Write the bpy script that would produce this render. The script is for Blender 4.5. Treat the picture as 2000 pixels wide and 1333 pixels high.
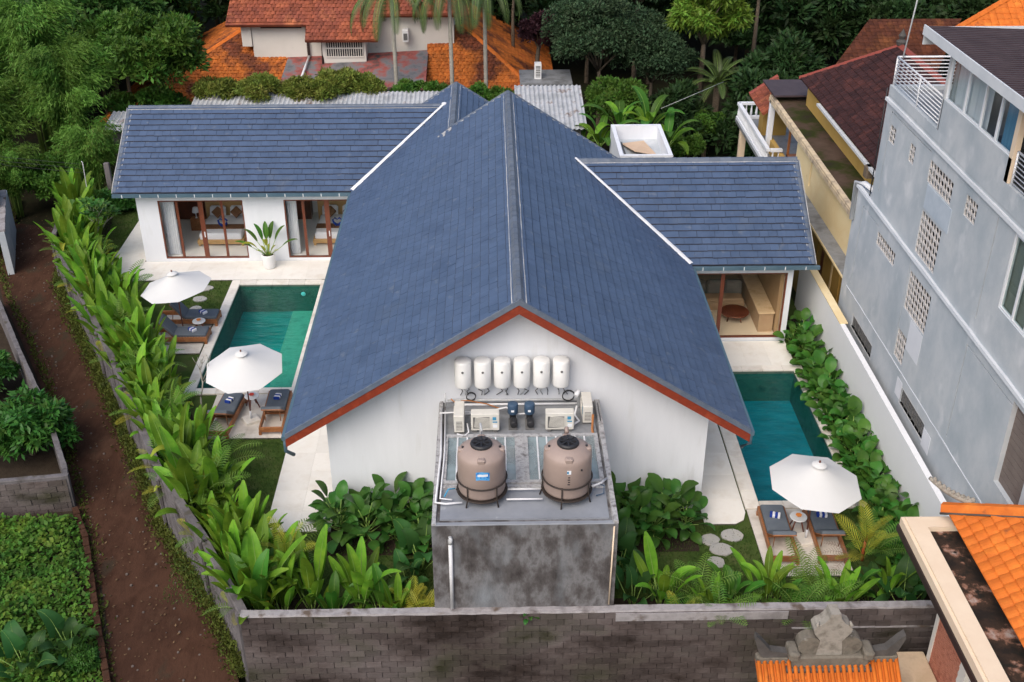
import bpy, bmesh, math, random
import numpy as np
from mathutils import Vector, Matrix, Euler
from mathutils.geometry import tessellate_polygon
R = math.radians
for o in list(bpy.data.objects): bpy.data.objects.remove(o)
S = bpy.context.scene
COL = S.collection
# ------------------------------------------------------------ camera, sky, sun, exposure
cd = bpy.data.cameras.new('camera'); cam = bpy.data.objects.new('camera', cd); COL.objects.link(cam)
cam.location = (-.70, -27.0, 21.33); cam.rotation_euler = (R(60.2), 0, R(-1.12))
cd.lens = 39.6; cd.sensor_width = 36; cd.clip_end = 1000; cd.clip_start = .5
S.camera = cam
SUN_EL, SUN_AZ = R(48), R(211)          # azimuth clockwise from +Y
w = bpy.data.worlds.new('World'); S.world = w; w.use_nodes = True
nt = w.node_tree; nt.nodes.clear()
sky = nt.nodes.new('ShaderNodeTexSky'); sky.sky_type = 'NISHITA'; sky.sun_disc = False
sky.sun_elevation = SUN_EL; sky.sun_rotation = SUN_AZ; sky.air_density = 1.0; sky.dust_density = 4.0; sky.ozone_density = 1.0
bg = nt.nodes.new('ShaderNodeBackground'); bg.inputs[1].default_value = .15
wo = nt.nodes.new('ShaderNodeOutputWorld'); nt.links.new(sky.outputs[0], bg.inputs[0]); nt.links.new(bg.outputs[0], wo.inputs[0])
sl = bpy.data.lights.new('sun', 'SUN'); sl.energy = 1.0; sl.angle = R(50); sl.color = (1, .97, .93)
so = bpy.data.objects.new('sun', sl); COL.objects.link(so)
sd = Vector((math.sin(SUN_AZ)*math.cos(SUN_EL), math.cos(SUN_AZ)*math.cos(SUN_EL), math.sin(SUN_EL)))
so.rotation_euler = (-sd).to_track_quat('-Z', 'Y').to_euler(); so.location = sd*60
S.view_settings.view_transform = 'Standard'; S.view_settings.look = 'None'
S.view_settings.exposure = .47; S.view_settings.gamma = 1; S.view_settings.use_curve_mapping = False
rng = random.Random(7); nr = np.random.default_rng(7)

# ------------------------------------------------------------ materials
MATS = {}
def _n(nt, t, **k):
    n = nt.nodes.new(t)
    for a, b in k.items(): setattr(n, a, b)
    return n
def c4(c): return (c[0], c[1], c[2], 1)
def pm(name, cols, scale=4, rough=.8, bump=0, bscale=None, spec=.3, rnd=0, attr=False, stretch=(1, 1, 1), metal=0, trans=0, detail=6, pos=None, speck=None, coat=0):
    """procedural material: noise ramp over cols, fine relief, per-object and per-face brightness"""
    m = bpy.data.materials.new(name); m.use_nodes = True; nt = m.node_tree; nt.nodes.clear(); L = nt.links.new
    geo = _n(nt, 'ShaderNodeNewGeometry'); mp = _n(nt, 'ShaderNodeMapping'); mp.inputs['Scale'].default_value = stretch
    L(geo.outputs['Position'], mp.inputs[0])
    no = _n(nt, 'ShaderNodeTexNoise'); no.inputs['Scale'].default_value = scale; no.inputs['Detail'].default_value = detail; no.inputs['Roughness'].default_value = .62
    L(mp.outputs[0], no.inputs[0])
    rp = _n(nt, 'ShaderNodeValToRGB'); e = rp.color_ramp.elements
    n = len(cols); ps = pos or [(.5 if n == 1 else .3+.4*i/(n-1)) for i in range(n)]
    e[0].position = ps[0]; e[0].color = c4(cols[0]); e[1].position = ps[-1]; e[1].color = c4(cols[-1])
    for i in range(1, n-1): x = e.new(ps[i]); x.color = c4(cols[i])
    L(no.outputs[0], rp.inputs[0]); col = rp.outputs[0]
    if speck:                       # (colour, scale, threshold)
        n2 = _n(nt, 'ShaderNodeTexNoise'); n2.inputs['Scale'].default_value = speck[1]; n2.inputs['Detail'].default_value = 5; L(mp.outputs[0], n2.inputs[0])
        r2 = _n(nt, 'ShaderNodeValToRGB'); r2.color_ramp.elements[0].position = speck[2]; r2.color_ramp.elements[1].position = speck[2]+(speck[3] if len(speck) > 3 else .09)
        L(n2.outputs[0], r2.inputs[0]); mx = _n(nt, 'ShaderNodeMix', data_type='RGBA'); L(r2.outputs[0], mx.inputs[0]); L(col, mx.inputs[6]); mx.inputs[7].default_value = c4(speck[0]); col = mx.outputs[2]
    if rnd or attr:
        oi = _n(nt, 'ShaderNodeObjectInfo'); src = oi.outputs['Random']
        if attr:
            at = _n(nt, 'ShaderNodeAttribute'); at.attribute_name = 'rnd'
            ad = _n(nt, 'ShaderNodeMath', operation='ADD'); L(at.outputs['Fac'], ad.inputs[0]); L(src, ad.inputs[1])
            fr = _n(nt, 'ShaderNodeMath', operation='FRACT'); L(ad.outputs[0], fr.inputs[0]); src = fr.outputs[0]
        mr = _n(nt, 'ShaderNodeMapRange'); mr.inputs[3].default_value = 1-rnd; mr.inputs[4].default_value = 1+rnd; L(src, mr.inputs[0])
        hv = _n(nt, 'ShaderNodeHueSaturation'); L(mr.outputs[0], hv.inputs['Value']); L(col, hv.inputs['Color']); col = hv.outputs[0]
        if trans:
            m2 = _n(nt, 'ShaderNodeMapRange'); m2.inputs[3].default_value = .5-.018; m2.inputs[4].default_value = .5+.018; L(src, m2.inputs[0]); L(m2.outputs[0], hv.inputs['Hue'])
    b = _n(nt, 'ShaderNodeBsdfPrincipled'); L(col, b.inputs['Base Color']); b.inputs['Roughness'].default_value = rough
    b.inputs['Specular IOR Level'].default_value = spec; b.inputs['Metallic'].default_value = metal; b.inputs['Coat Weight'].default_value = coat
    out = _n(nt, 'ShaderNodeOutputMaterial')
    if bump:
        n3 = _n(nt, 'ShaderNodeTexNoise'); n3.inputs['Scale'].default_value = bscale or scale*6; n3.inputs['Detail'].default_value = 6; L(mp.outputs[0], n3.inputs[0])
        bu = _n(nt, 'ShaderNodeBump'); bu.inputs['Strength'].default_value = bump; bu.inputs['Distance'].default_value = .03; L(n3.outputs[0], bu.inputs['Height']); L(bu.outputs[0], b.inputs['Normal'])
    sh = b.outputs[0]
    if trans:
        t = _n(nt, 'ShaderNodeBsdfTranslucent'); L(col, t.inputs[0]); mx = _n(nt, 'ShaderNodeMixShader'); mx.inputs[0].default_value = trans
        L(sh, mx.inputs[1]); L(t.outputs[0], mx.inputs[2]); sh = mx.outputs[0]
    L(sh, out.inputs[0]); MATS[name] = m; return m
def glassmat(name, tint, ior=1.45, rough=0, bump=0, bscale=3, gain=1):
    m = bpy.data.materials.new(name); m.use_nodes = True; nt = m.node_tree; nt.nodes.clear(); L = nt.links.new
    tr = _n(nt, 'ShaderNodeBsdfTransparent'); tr.inputs[0].default_value = c4(tint)
    gl = _n(nt, 'ShaderNodeBsdfGlossy'); gl.inputs['Roughness'].default_value = rough
    fr = _n(nt, 'ShaderNodeFresnel'); fr.inputs[0].default_value = ior
    mu = _n(nt, 'ShaderNodeMath', operation='MULTIPLY'); mu.inputs[1].default_value = gain; L(fr.outputs[0], mu.inputs[0])
    bk = _n(nt, 'ShaderNodeNewGeometry'); iv = _n(nt, 'ShaderNodeMath', operation='SUBTRACT'); iv.inputs[0].default_value = 1; L(bk.outputs['Backfacing'], iv.inputs[1]); m3 = _n(nt, 'ShaderNodeMath', operation='MULTIPLY'); L(mu.outputs[0], m3.inputs[0]); L(iv.outputs[0], m3.inputs[1])
    mx = _n(nt, 'ShaderNodeMixShader'); L(m3.outputs[0], mx.inputs[0]); L(tr.outputs[0], mx.inputs[1]); L(gl.outputs[0], mx.inputs[2])
    if bump:
        geo = _n(nt, 'ShaderNodeNewGeometry'); mp = _n(nt, 'ShaderNodeMapping'); mp.inputs['Scale'].default_value = (1, 2.2, 1); L(geo.outputs['Position'], mp.inputs[0])
        n3 = _n(nt, 'ShaderNodeTexNoise'); n3.inputs['Scale'].default_value = bscale; n3.inputs['Detail'].default_value = 4; L(mp.outputs[0], n3.inputs[0])
        bu = _n(nt, 'ShaderNodeBump'); bu.inputs['Strength'].default_value = bump; bu.inputs['Distance'].default_value = .05; L(n3.outputs[0], bu.inputs['Height']); L(bu.outputs[0], gl.inputs['Normal']); L(bu.outputs[0], fr.inputs['Normal'])
    out = _n(nt, 'ShaderNodeOutputMaterial'); L(mx.outputs[0], out.inputs[0]); MATS[name] = m; return m

pm('slate', [(.044, .072, .132), (.066, .101, .174), (.053, .085, .152), (.076, .106, .164)], .55, .52, .25, 40, .4, .07, True, pos=[.32, .46, .58, .7], detail=9, speck=((.1, .128, .18), 3.2, .63))
pm('slate_shade', [(.022, .026, .042), (.036, .036, .05)], 3, .7)  # shade below tile courses and in joints, painted as a dark colour
pm('slate_cap', [(.08, .105, .15), (.13, .15, .18)], 3, .6, .3, 30, .4, .12)
pm('mortar', [(.52, .52, .5), (.38, .38, .38), (.6, .6, .58)], 6, .9, .4, 40)
pm('flash_white', [(.8, .8, .8), (.62, .63, .65)], 2, .6, .2, 20)
pm('plaster', [(.75, .77, .8), (.7, .72, .75), (.73, .75, .78)], .8, .75, .12, 30, .3, speck=((.6, .61, .61), 1.6, .6, .2), stretch=(1.6, 1, .3), detail=9)
pm('plaster_in', [(.88, .88, .87)], 2, .8)
pm('barge_red', [(.26, .042, .018), (.2, .032, .015), (.3, .056, .024)], 3, .45, .1, 30, .45, stretch=(1, .5, 1))
pm('wood_dark', [(.17, .05, .025), (.12, .034, .018)], 6, .4, .1, 40, .45)
pm('teak', [(.36, .15, .055), (.26, .1, .038), (.42, .19, .075)], 5, .5, .15, 40, .35, .15, stretch=(1, 6, 1))
pm('teak_pale', [(.5, .32, .14), (.42, .25, .1)], 5, .5, .1, 40)
pm('gutter', [(.06, .11, .15), (.09, .15, .19)], 2, .4, .05, 30, .5)
pm('concrete', [(.042, .036, .035), (.09, .082, .08), (.18, .177, .18), (.065, .058, .057)], 1.8, .85, .5, 22, .3, pos=[.34, .48, .6, .72], speck=((.21, .225, .24), 1.5, .5, .3), stretch=(1.1, 1, .62), detail=12)
pm('slab', [(.16, .165, .17), (.24, .25, .26), (.12, .122, .125)], 1.2, .55, .15, 25, .35, speck=((.36, .37, .38), 2.3, .68))
pm('slab_front', [(.2, .215, .24), (.27, .285, .31)], 1.3, .5, .1, 25, .4, speck=((.34, .36, .38), 3, .7))
pm('kerb_mortar', [(.2, .19, .19), (.42, .42, .42), (.13, .12, .12)], 5, .9, .4, 30)
pm('tank', [(.29, .222, .19), (.34, .262, .225)], 2, .55, .05, 30, .4, speck=((.37, .28, .24), 4, .7))
pm('black', [(.018, .018, .02), (.03, .03, .032)], 8, .45, .1, 60, .4)
pm('rust_black', [(.025, .022, .02), (.05, .035, .028)], 10, .6, .1, 60)
pm('white_paint', [(.78, .78, .77), (.72, .72, .71)], 3, .4, 0, spec=.4)
pm('heater', [(.8, .8, .78), (.76, .76, .74)], 2, .3, 0, spec=.5)
pm('ac_white', [(.66, .64, .58), (.58, .56, .5)], 4, .5, .05, 30)
pm('ac_dark', [(.1, .1, .095), (.16, .155, .15)], 8, .6)
pm('ac_blue', [(.05, .25, .42)], 3, .4)
pm('pump_blue', [(.035, .07, .12), (.05, .09, .15)], 5, .5, .05, 40)
pm('pvc', [(.72, .73, .74), (.6, .6, .61)], 4, .45)
pm('pipe_brown', [(.4, .16, .05)], 4, .6)
pm('sticker_blue', [(.04, .22, .6), (.12, .42, .75), (.02, .16, .5)], 9, .4, pos=[.35, .5, .62])
pm('sticker_white', [(.75, .77, .8)], 4, .5)
pm('limestone', [(.76, .72, .65), (.8, .77, .71), (.7, .65, .57)], 1.1, .7, .15, 20, .3, .05, speck=((.58, .5, .4), 1.7, .71))
pm('coping', [(.7, .65, .57), (.75, .71, .64), (.6, .54, .46)], 1.6, .7, .2, 25, .3, .08)
pm('deck_stone', [(.58, .54, .48), (.66, .62, .56), (.5, .45, .39)], 1.5, .75, .2, 20, .3, .06)
pm('joint', [(.3, .26, .22), (.16, .13, .11)], 5, .9)
pm('step_stone', [(.36, .36, .345), (.44, .42, .385)], 3, .85, .3, 20, .2, .1)
pm('lawn', [(.032, .06, .014), (.055, .092, .02), (.075, .1, .03), (.1, .085, .04)], 1.2, .95, .6, 60, .1, pos=[.3, .45, .6, .75])
pm('grass', [(.05, .1, .018), (.08, .135, .03)], .8, .8, 0, spec=.2, rnd=.25, attr=True, trans=.3)
pm('soil', [(.03, .022, .016), (.05, .038, .026)], 3, .95, .6, 20, .1)
pm('forest_floor', [(.014, .018, .008), (.03, .026, .015), (.02, .034, .011)], .5, .95, .6, 8, .1)
pm('earth', [(.034, .015, .009), (.07, .034, .021), (.05, .024, .015), (.1, .054, .034)], .7, .95, .55, 14, .1, stretch=(1, .45, 1), pos=[.3, .45, .56, .72], speck=((.05, .034, .022), 1.5, .6))
pm('pool_l', [(.01, .17, .155), (.015, .27, .25), (.025, .34, .31)], 1.3, .6, .2, 8, .3, .1, stretch=(.6, 3, 1))
pm('pool_r', [(.01, .14, .165), (.015, .215, .245), (.025, .27, .3)], 1.2, .6, .2, 8, .3, .1, stretch=(.8, 2, 1))
pm('pool_wall', [(.05, .09, .075), (.09, .13, .1), (.035, .065, .055)], 3, .7, .2, 20)
pm('pool_ledge', [(.26, .3, .2), (.34, .36, .25), (.2, .24, .17)], 2.5, .6, .2, 10)
pm('block', [(.028, .02, .017), (.082, .065, .06), (.15, .127, .122), (.055, .043, .038)], .5, .92, .6, 20, .15, .22, True, pos=[.36, .47, .6, .72], stretch=(.6, .6, 1.1), detail=11, speck=((.035, .034, .018), 1.0, .5, .25))
pm('block_mortar', [(.075, .06, .058), (.04, .03, .028)], 2, .95, .5, 30)
pm('block_cap', [(.2, .185, .185), (.33, .31, .31), (.12, .1, .095)], 1.6, .9, .4, 25, speck=((.12, .09, .07), 2, .6))
pm('render_old', [(.075, .068, .068), (.15, .138, .14), (.05, .042, .038)], 1.4, .92, .4, 22, stretch=(1, 1, .4), speck=((.08, .07, .055), 2.2, .6))
pm('moss', [(.05, .062, .014), (.1, .1, .02), (.03, .04, .012)], 2, .95, .6, 25)
pm('wall_white', [(.8, .805, .81), (.76, .765, .77)], .8, .75, .1, 30, detail=9)
pm('grey_wall', [(.35, .395, .425), (.42, .455, .48), (.49, .515, .53), (.39, .43, .455)], .6, .85, .15, 22, .25, pos=[.3, .46, .58, .7], speck=((.62, .63, .64), 1.1, .6, .18), stretch=(1, 1, .8), detail=9)
pm('grey_trim', [(.62, .64, .66), (.52, .55, .58)], 1.2, .85, .2, 22)
pm('grey_patch', [(.37, .43, .49), (.5, .55, .6)], 1.4, .85, .2, 16)
pm('pale_patch', [(.66, .67, .7), (.6, .62, .65)], 2, .85, .1)
pm('breeze', [(.6, .57, .54), (.5, .47, .45)], 4, .85, .2, 30)
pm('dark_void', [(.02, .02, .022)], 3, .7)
pm('alu', [(.72, .74, .77)], 3, .35, 0, spec=.5)
pm('alu_old', [(.45, .46, .46), (.6, .61, .61)], 6, .5)
pm('rail_white', [(.74, .75, .77)], 3, .4)
pm('roof_sheet', [(.045, .03, .034), (.07, .05, .054)], 2, .6, .1, 30)
pm('fascia_red', [(.16, .03, .025)], 3, .5)
pm('curtain_blue', [(.07, .2, .32), (.12, .3, .42)], 2, .8, stretch=(8, 8, .3))
pm('curtain', [(.6, .62, .64), (.72, .73, .74)], 2, .85, stretch=(8, 8, .3))
pm('reflection_pale', [(.3, .29, .24), (.36, .34, .28)], 2, .7)
pm('brown_blind', [(.15, .12, .105), (.19, .155, .135)], 2, .7)
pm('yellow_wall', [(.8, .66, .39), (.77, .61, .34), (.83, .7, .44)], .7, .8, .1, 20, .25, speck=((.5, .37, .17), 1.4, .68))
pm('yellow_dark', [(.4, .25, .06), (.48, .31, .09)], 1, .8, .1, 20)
pm('cream', [(.7, .55, .4), (.76, .62, .46)], 1.4, .75, .08, 20)
pm('cream_edge', [(.62, .5, .33), (.5, .4, .28), (.3, .24, .18)], 3, .85, .4, 20, pos=[.4, .55, .7])
pm('mossy_slab', [(.03, .024, .016), (.03, .038, .008), (.075, .05, .036), (.1, .068, .052)], .55, .95, .4, 20, .1, pos=[.32, .46, .58, .75])
pm('stained_slab', [(.016, .011, .008), (.045, .025, .015), (.26, .13, .085), (.46, .42, .38)], 1.5, .9, .4, 20, pos=[.42, .55, .6, .72], speck=((.015, .012, .008), 3.5, .56))
pm('brown_trim', [(.035, .022, .02)], 3, .6)
pm('tile_orange', [(.66, .175, .022), (.56, .135, .018), (.72, .21, .03)], 1.6, .65, .25, 40, .25, .09, True, speck=((.3, .085, .025), 2.8, .66), detail=9)
pm('tile_orange_old', [(.36, .09, .024), (.52, .15, .028), (.12, .04, .022), (.24, .065, .026)], .5, .75, .2, 40, .2, .22, True, pos=[.3, .47, .62, .72])
pm('tile_brown_shaded', [(.11, .034, .014), (.07, .022, .012), (.17, .06, .02)], .8, .8, .2, 40, .2, .3, True)  # brown tiles with the shade of the trees painted into the colour
pm('tile_red', [(.33, .1, .045), (.25, .07, .036), (.19, .055, .034), (.4, .135, .06)], .55, .75, .2, 40, .2, .25, True)
pm('tile_dark', [(.055, .018, .014), (.034, .013, .012), (.075, .024, .018)], .8, .7, .2, 40, .2, .3, True, speck=((.28, .09, .05), 2.6, .72))
pm('ridge_red', [(.2, .045, .035), (.26, .06, .04)], 2, .7, .2, 30)
pm('house_white', [(.63, .6, .54), (.7, .67, .61)], .8, .8, .1, 20, speck=((.5, .47, .42), 1.5, .68))
pm('red_flat', [(.1, .1, .105), (.17, .17, .175), (.3, .08, .065), (.06, .06, .06)], .9, .9, .3, 16, pos=[.32, .45, .57, .68])
pm('corrugated', [(.3, .31, .32), (.46, .475, .49), (.2, .15, .125)], 1.4, .6, 0, spec=.4, pos=[.35, .55, .68])
pm('stone', [(.11, .098, .078), (.17, .15, .12), (.07, .06, .048)], 2.5, .9, .5, 24, .2, speck=((.3, .28, .24), 5, .66))
pm('stone_pale', [(.2, .182, .15), (.3, .275, .235), (.14, .125, .1)], 3, .9, .4, 24)
pm('stone_dark', [(.06, .055, .05), (.1, .092, .085)], 3, .9, .4, 24)
pm('brick_red', [(.33, .12, .075), (.42, .17, .11), (.26, .085, .055)], 4, .9, .3, 40, .2, .2)
pm('lime_mortar', [(.55, .52, .48)], 4, .95)
pm('sandstone', [(.52, .38, .24), (.62, .47, .31), (.45, .33, .22)], 1.5, .9, .3, 16)
pm('canvas', [(.64, .635, .615), (.61, .605, .585)], 1, .85, .03, 60, trans=.05)
pm('mattress', [(.11, .13, .155), (.14, .16, .185)], 3, .85, .2, 120, .2)
pm('towel_white', [(.8, .8, .82)], 3, .95, .3, 120)
pm('towel_blue', [(.015, .05, .3)], 3, .95, .3, 120)
pm('flower_orange', [(.85, .3, .06)], 3, .6)
pm('flower_red', [(.7, .08, .05)], 3, .6)
pm('bed_white', [(.76, .77, .8), (.7, .71, .75)], 2, .9, .1, 30)
pm('brown_cloth', [(.16, .075, .035), (.2, .1, .05)], 5, .9)
pm('grey_sofa', [(.19, .21, .24), (.25, .27, .3)], 3, .9, .1, 60)
pm('sofa_base', [(.42, .32, .24), (.5, .4, .31)], 2, .7)
pm('marble', [(.62, .5, .36), (.7, .6, .47), (.52, .4, .27)], 2, .35, .05, 20)
pm('floor_tile', [(.76, .74, .69), (.79, .77, .72)], 1, .3, 0, spec=.5)
pm('room_dark', [(.34, .26, .18), (.4, .31, .22)], 1, .8)
pm('card', [(.6, .42, .28), (.66, .48, .33)], 2, .8)
pm('bark', [(.1, .075, .05), (.16, .125, .09), (.06, .045, .032)], 5, .95, .5, 30)
pm('bark_pale', [(.26, .24, .2), (.36, .34, .29)], 5, .95, .5, 30)
pm('stem_red', [(.35, .06, .02), (.25, .1, .03)], 4, .6)
pm('stem_green', [(.2, .32, .07)], 4, .5)
def leaf(name, cols, rnd=.22, rough=.42, trans=.3, spec=.22, scale=1.5): pm(name, cols, scale, rough, 0, None, spec, rnd, True, trans=trans)
leaf('leaf_helic', [(.07, .17, .014), (.125, .255, .02), (.2, .33, .03)], .42, .48, .24, .18, 2.2)
leaf('leaf_helic_dark', [(.045, .135, .016), (.075, .19, .022)], .3)
leaf('leaf_yellow', [(.26, .33, .035), (.34, .36, .04), (.2, .3, .03)])
leaf('leaf_hedge', [(.035, .125, .02), (.06, .175, .026), (.1, .22, .034)], rough=.36)
leaf('leaf_bush', [(.032, .11, .02), (.055, .15, .026), (.08, .18, .03)], rough=.36)
leaf('leaf_ear', [(.03, .095, .024), (.05, .13, .03)], rough=.5)
leaf('leaf_palm', [(.07, .18, .026), (.12, .24, .034), (.18, .28, .04)])
leaf('leaf_palm_gold', [(.28, .33, .036), (.42, .4, .045), (.2, .29, .035)])
leaf('leaf_olive', [(.08, .13, .02), (.16, .2, .034), (.24, .24, .05)], .35, .6)
leaf('leaf_far_palm', [(.05, .09, .028), (.1, .14, .045)], trans=.15)
leaf('leaf_tree', [(.04, .11, .016), (.075, .165, .024), (.12, .21, .034)], .35, .5)
leaf('leaf_tree_bright', [(.09, .17, .02), (.15, .25, .03), (.055, .12, .016)], .35, .5)
leaf('leaf_tree_grey', [(.03, .06, .028), (.05, .09, .042), (.07, .11, .05)], .35, .6)
leaf('leaf_mid', [(.022, .06, .012), (.038, .09, .016), (.06, .12, .022)], .4, .6, .2)
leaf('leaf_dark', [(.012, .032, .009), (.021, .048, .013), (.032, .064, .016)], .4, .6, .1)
leaf('leaf_bamboo', [(.065, .155, .022), (.115, .23, .034), (.165, .29, .05)], .35, .55, .35)
leaf('leaf_purple', [(.03, .012, .016), (.05, .016, .022)], .3, .6, .1)
leaf('leaf_weed', [(.035, .095, .014), (.075, .175, .022), (.17, .25, .03)], .35, .6)
leaf('leaf_moss', [(.06, .08, .015), (.1, .12, .02), (.04, .065, .014)], .35, .7)
leaf('litter', [(.09, .055, .032), (.14, .09, .05), (.05, .03, .02)], .3, .9, 0, .1)
pm('pebble', [(.09, .07, .06), (.16, .13, .11)], 9, .9)
leaf('twig', [(.3, .2, .15), (.2, .14, .11)], .2, .9, 0)
glassmat('glass', (.98, .985, .985), 1.3, 0, gain=.6)
glassmat('glass_warm', (.97, .93, .86), 1.3, 0, gain=.6)
glassmat('glass_sky', (.92, .95, .96), 1.5, .1, gain=1.6)
glassmat('glass_dark', (.78, .84, .84), 1.5, 0, gain=1)
m = bpy.data.materials.new('pane_reflection'); m.use_nodes = True; q = m.node_tree; q.nodes.clear()  # pale grey-blue colour painted in for sky reflections on the skylight glass
d_ = q.nodes.new('ShaderNodeBsdfPrincipled'); d_.inputs['Base Color'].default_value = (.34, .43, .45, 1); d_.inputs['Roughness'].default_value = .3; t_ = q.nodes.new('ShaderNodeBsdfTransparent'); x_ = q.nodes.new('ShaderNodeMixShader'); z_ = q.nodes.new('ShaderNodeTexNoise'); z_.inputs['Scale'].default_value = 1.2; r_ = q.nodes.new('ShaderNodeMapRange'); r_.inputs[1].default_value = .35; r_.inputs[2].default_value = .65; r_.inputs[3].default_value = .35; r_.inputs[4].default_value = .8; g_ = q.nodes.new('ShaderNodeNewGeometry'); o_ = q.nodes.new('ShaderNodeOutputMaterial')
for a_, b_ in ((g_.outputs['Position'], z_.inputs[0]), (z_.outputs[0], r_.inputs[0]), (r_.outputs[0], x_.inputs[0]), (d_.outputs[0], x_.inputs[1]), (t_.outputs[0], x_.inputs[2]), (x_.outputs[0], o_.inputs[0])): q.links.new(a_, b_)
MATS['pane_reflection'] = m
glassmat('water_l', (.32, .9, .87), 1.33, .02, .8, 2.6, gain=.95)
glassmat('water_r', (.32, .86, .9), 1.33, .02, .9, 2.6, gain=.95)

# ------------------------------------------------------------ builders
class MB:
    """collects faces; build() links them as one mesh object"""
    def __init__(s): s.v = []; s.f = []; s.m = []; s.sm = []; s.cur = 0; s.smooth = False
    def add(s, vs, fs):
        b = len(s.v); s.v += [tuple(p) for p in vs]
        for f in fs: s.f.append([b+i for i in f]); s.m.append(s.cur); s.sm.append(s.smooth)
        return s
    def box(s, x0, x1, y0, y1, z0, z1, M=None):
        v = [(x, y, z) for z in (z0, z1) for y in (y0, y1) for x in (x0, x1)]
        if M: v = [M @ Vector(p) for p in v]
        return s.add(v, [(0, 2, 3, 1), (4, 5, 7, 6), (0, 1, 5, 4), (2, 6, 7, 3), (0, 4, 6, 2), (1, 3, 7, 5)])
    def bbox(s, x0, x1, y0, y1, z0, z1, b=.02, M=None):
        """box with chamfered vertical and top edges"""
        ring = lambda i, z: [(x0+i+b, y0+i, z), (x1-i-b, y0+i, z), (x1-i, y0+i+b, z), (x1-i, y1-i-b, z), (x1-i-b, y1-i, z), (x0+i+b, y1-i, z), (x0+i, y1-i-b, z), (x0+i, y0+i+b, z)]
        v = ring(0, z0)+ring(0, z1-b)+ring(b, z1)
        if M: v = [M @ Vector(p) for p in v]
        f = [[8*k+i, 8*k+(i+1) % 8, 8*k+8+(i+1) % 8, 8*k+8+i] for k in (0, 1) for i in range(8)]
        return s.add(v, f+[list(range(16, 24)), list(range(7, -1, -1))])
    def prism(s, poly, z0, z1):
        n = len(poly); v = [(p[0], p[1], z0) for p in poly]+[(p[0], p[1], z1) for p in poly]
        return s.add(v, [list(range(n-1, -1, -1)), list(range(n, 2*n))]+[[i, (i+1) % n, n+(i+1) % n, n+i] for i in range(n)])
    def slab(s, pts, t):
        """3D polygon thickened downward along its normal"""
        p = [Vector(q) for q in pts]; n = Vector((0, 0, 0))
        for i in range(len(p)): n += p[i].cross(p[(i+1) % len(p)])
        n.normalize()
        if n.z < 0: p.reverse(); n = -n
        k = len(p); return s.add(p+[q-n*t for q in p], [list(range(k)), list(range(2*k-1, k-1, -1))]+[[i, k+i, k+(i+1) % k, (i+1) % k] for i in range(k)])
    def tube(s, pts, r, n=8, cap=True):
        pts = [Vector(p) for p in pts]; rs = r if isinstance(r, (list, tuple)) else [r]*len(pts); vs = []
        for i, p in enumerate(pts):
            d = (pts[min(i+1, len(pts)-1)]-pts[max(i-1, 0)]); d = d.normalized() if d.length > 1e-9 else Vector((0, 0, 1))
            a = d.cross(Vector((0, 0, 1)) if abs(d.z) < .9 else Vector((1, 0, 0))).normalized(); b = d.cross(a)
            for k in range(n): t = 2*math.pi*k/n; vs.append(p+(a*math.cos(t)+b*math.sin(t))*rs[i])
        f = [[i*n+k, i*n+(k+1) % n, (i+1)*n+(k+1) % n, (i+1)*n+k] for i in range(len(pts)-1) for k in range(n)]
        sm = s.smooth; s.smooth = True; base = len(s.v); s.add(vs, f); s.smooth = sm
        if cap:
            for ring in ([base+k for k in range(n-1, -1, -1)], [base+(len(pts)-1)*n+k for k in range(n)]): s.f.append(ring); s.m.append(s.cur); s.sm.append(False)
        return s
    def lathe(s, prof, c=(0, 0, 0), n=24, M=None, a0=0):
        vs = []
        for r, z in prof:
            for k in range(n):
                t = a0+2*math.pi*k/n; p = Vector((r*math.cos(t), r*math.sin(t), z)); p = M @ p if M else p+Vector(c); vs.append(p)
        f = [[i*n+k, i*n+(k+1) % n, (i+1)*n+(k+1) % n, (i+1)*n+k] for i in range(len(prof)-1) for k in range(n)]
        return s.add(vs, f)
    def mesh(s, name, mats):
        me = bpy.data.meshes.new(name); me.from_pydata(s.v, [], s.f)
        for m in ([mats] if isinstance(mats, str) else mats): me.materials.append(MATS[m])
        me.polygons.foreach_set('material_index', s.m); me.polygons.foreach_set('use_smooth', s.sm); me.update(); return me
    def build(s, name, mats, parent=None, world=True, **k): return obj(name, s.mesh(name, mats), parent, world, **k)

def tag(o, label=None, cat=None, group=None, kind=None):
    for a, b in (('label', label), ('category', cat), ('group', group), ('kind', kind)):
        if b: o[a] = b
    return o
ORG = {}
def obj(name, me, parent=None, world=True, mat4=None, **k):
    """link a mesh object; world=True: vertices are in world coordinates also under a parent"""
    o = bpy.data.objects.new(name, me); COL.objects.link(o)
    if parent is not None:
        o.parent = parent
        if world and mat4 is None:
            M = ORG.get(parent.name)
            if M is not None: o.matrix_parent_inverse = M.inverted()
    if mat4 is not None:
        if parent is not None and world and ORG.get(parent.name) is not None: o.matrix_parent_inverse = ORG[parent.name].inverted()
        o.matrix_basis = mat4
    if k: tag(o, **k)
    ORG[o.name] = Matrix.Identity(4) if (world and parent is not None) or parent is None and mat4 is None else (mat4 or Matrix.Identity(4))
    return o
def thing(name, label, cat, loc=(0, 0, 0), rz=0, group=None, tilt=None, scale=1):
    o = bpy.data.objects.new(name, None); COL.objects.link(o); o.empty_display_size = .2
    M = Matrix.Translation(loc) @ (tilt or Matrix.Rotation(rz, 4, 'Z')) @ Matrix.Scale(scale, 4)
    o.matrix_basis = M; ORG[o.name] = M; return tag(o, label, cat, group)
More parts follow.
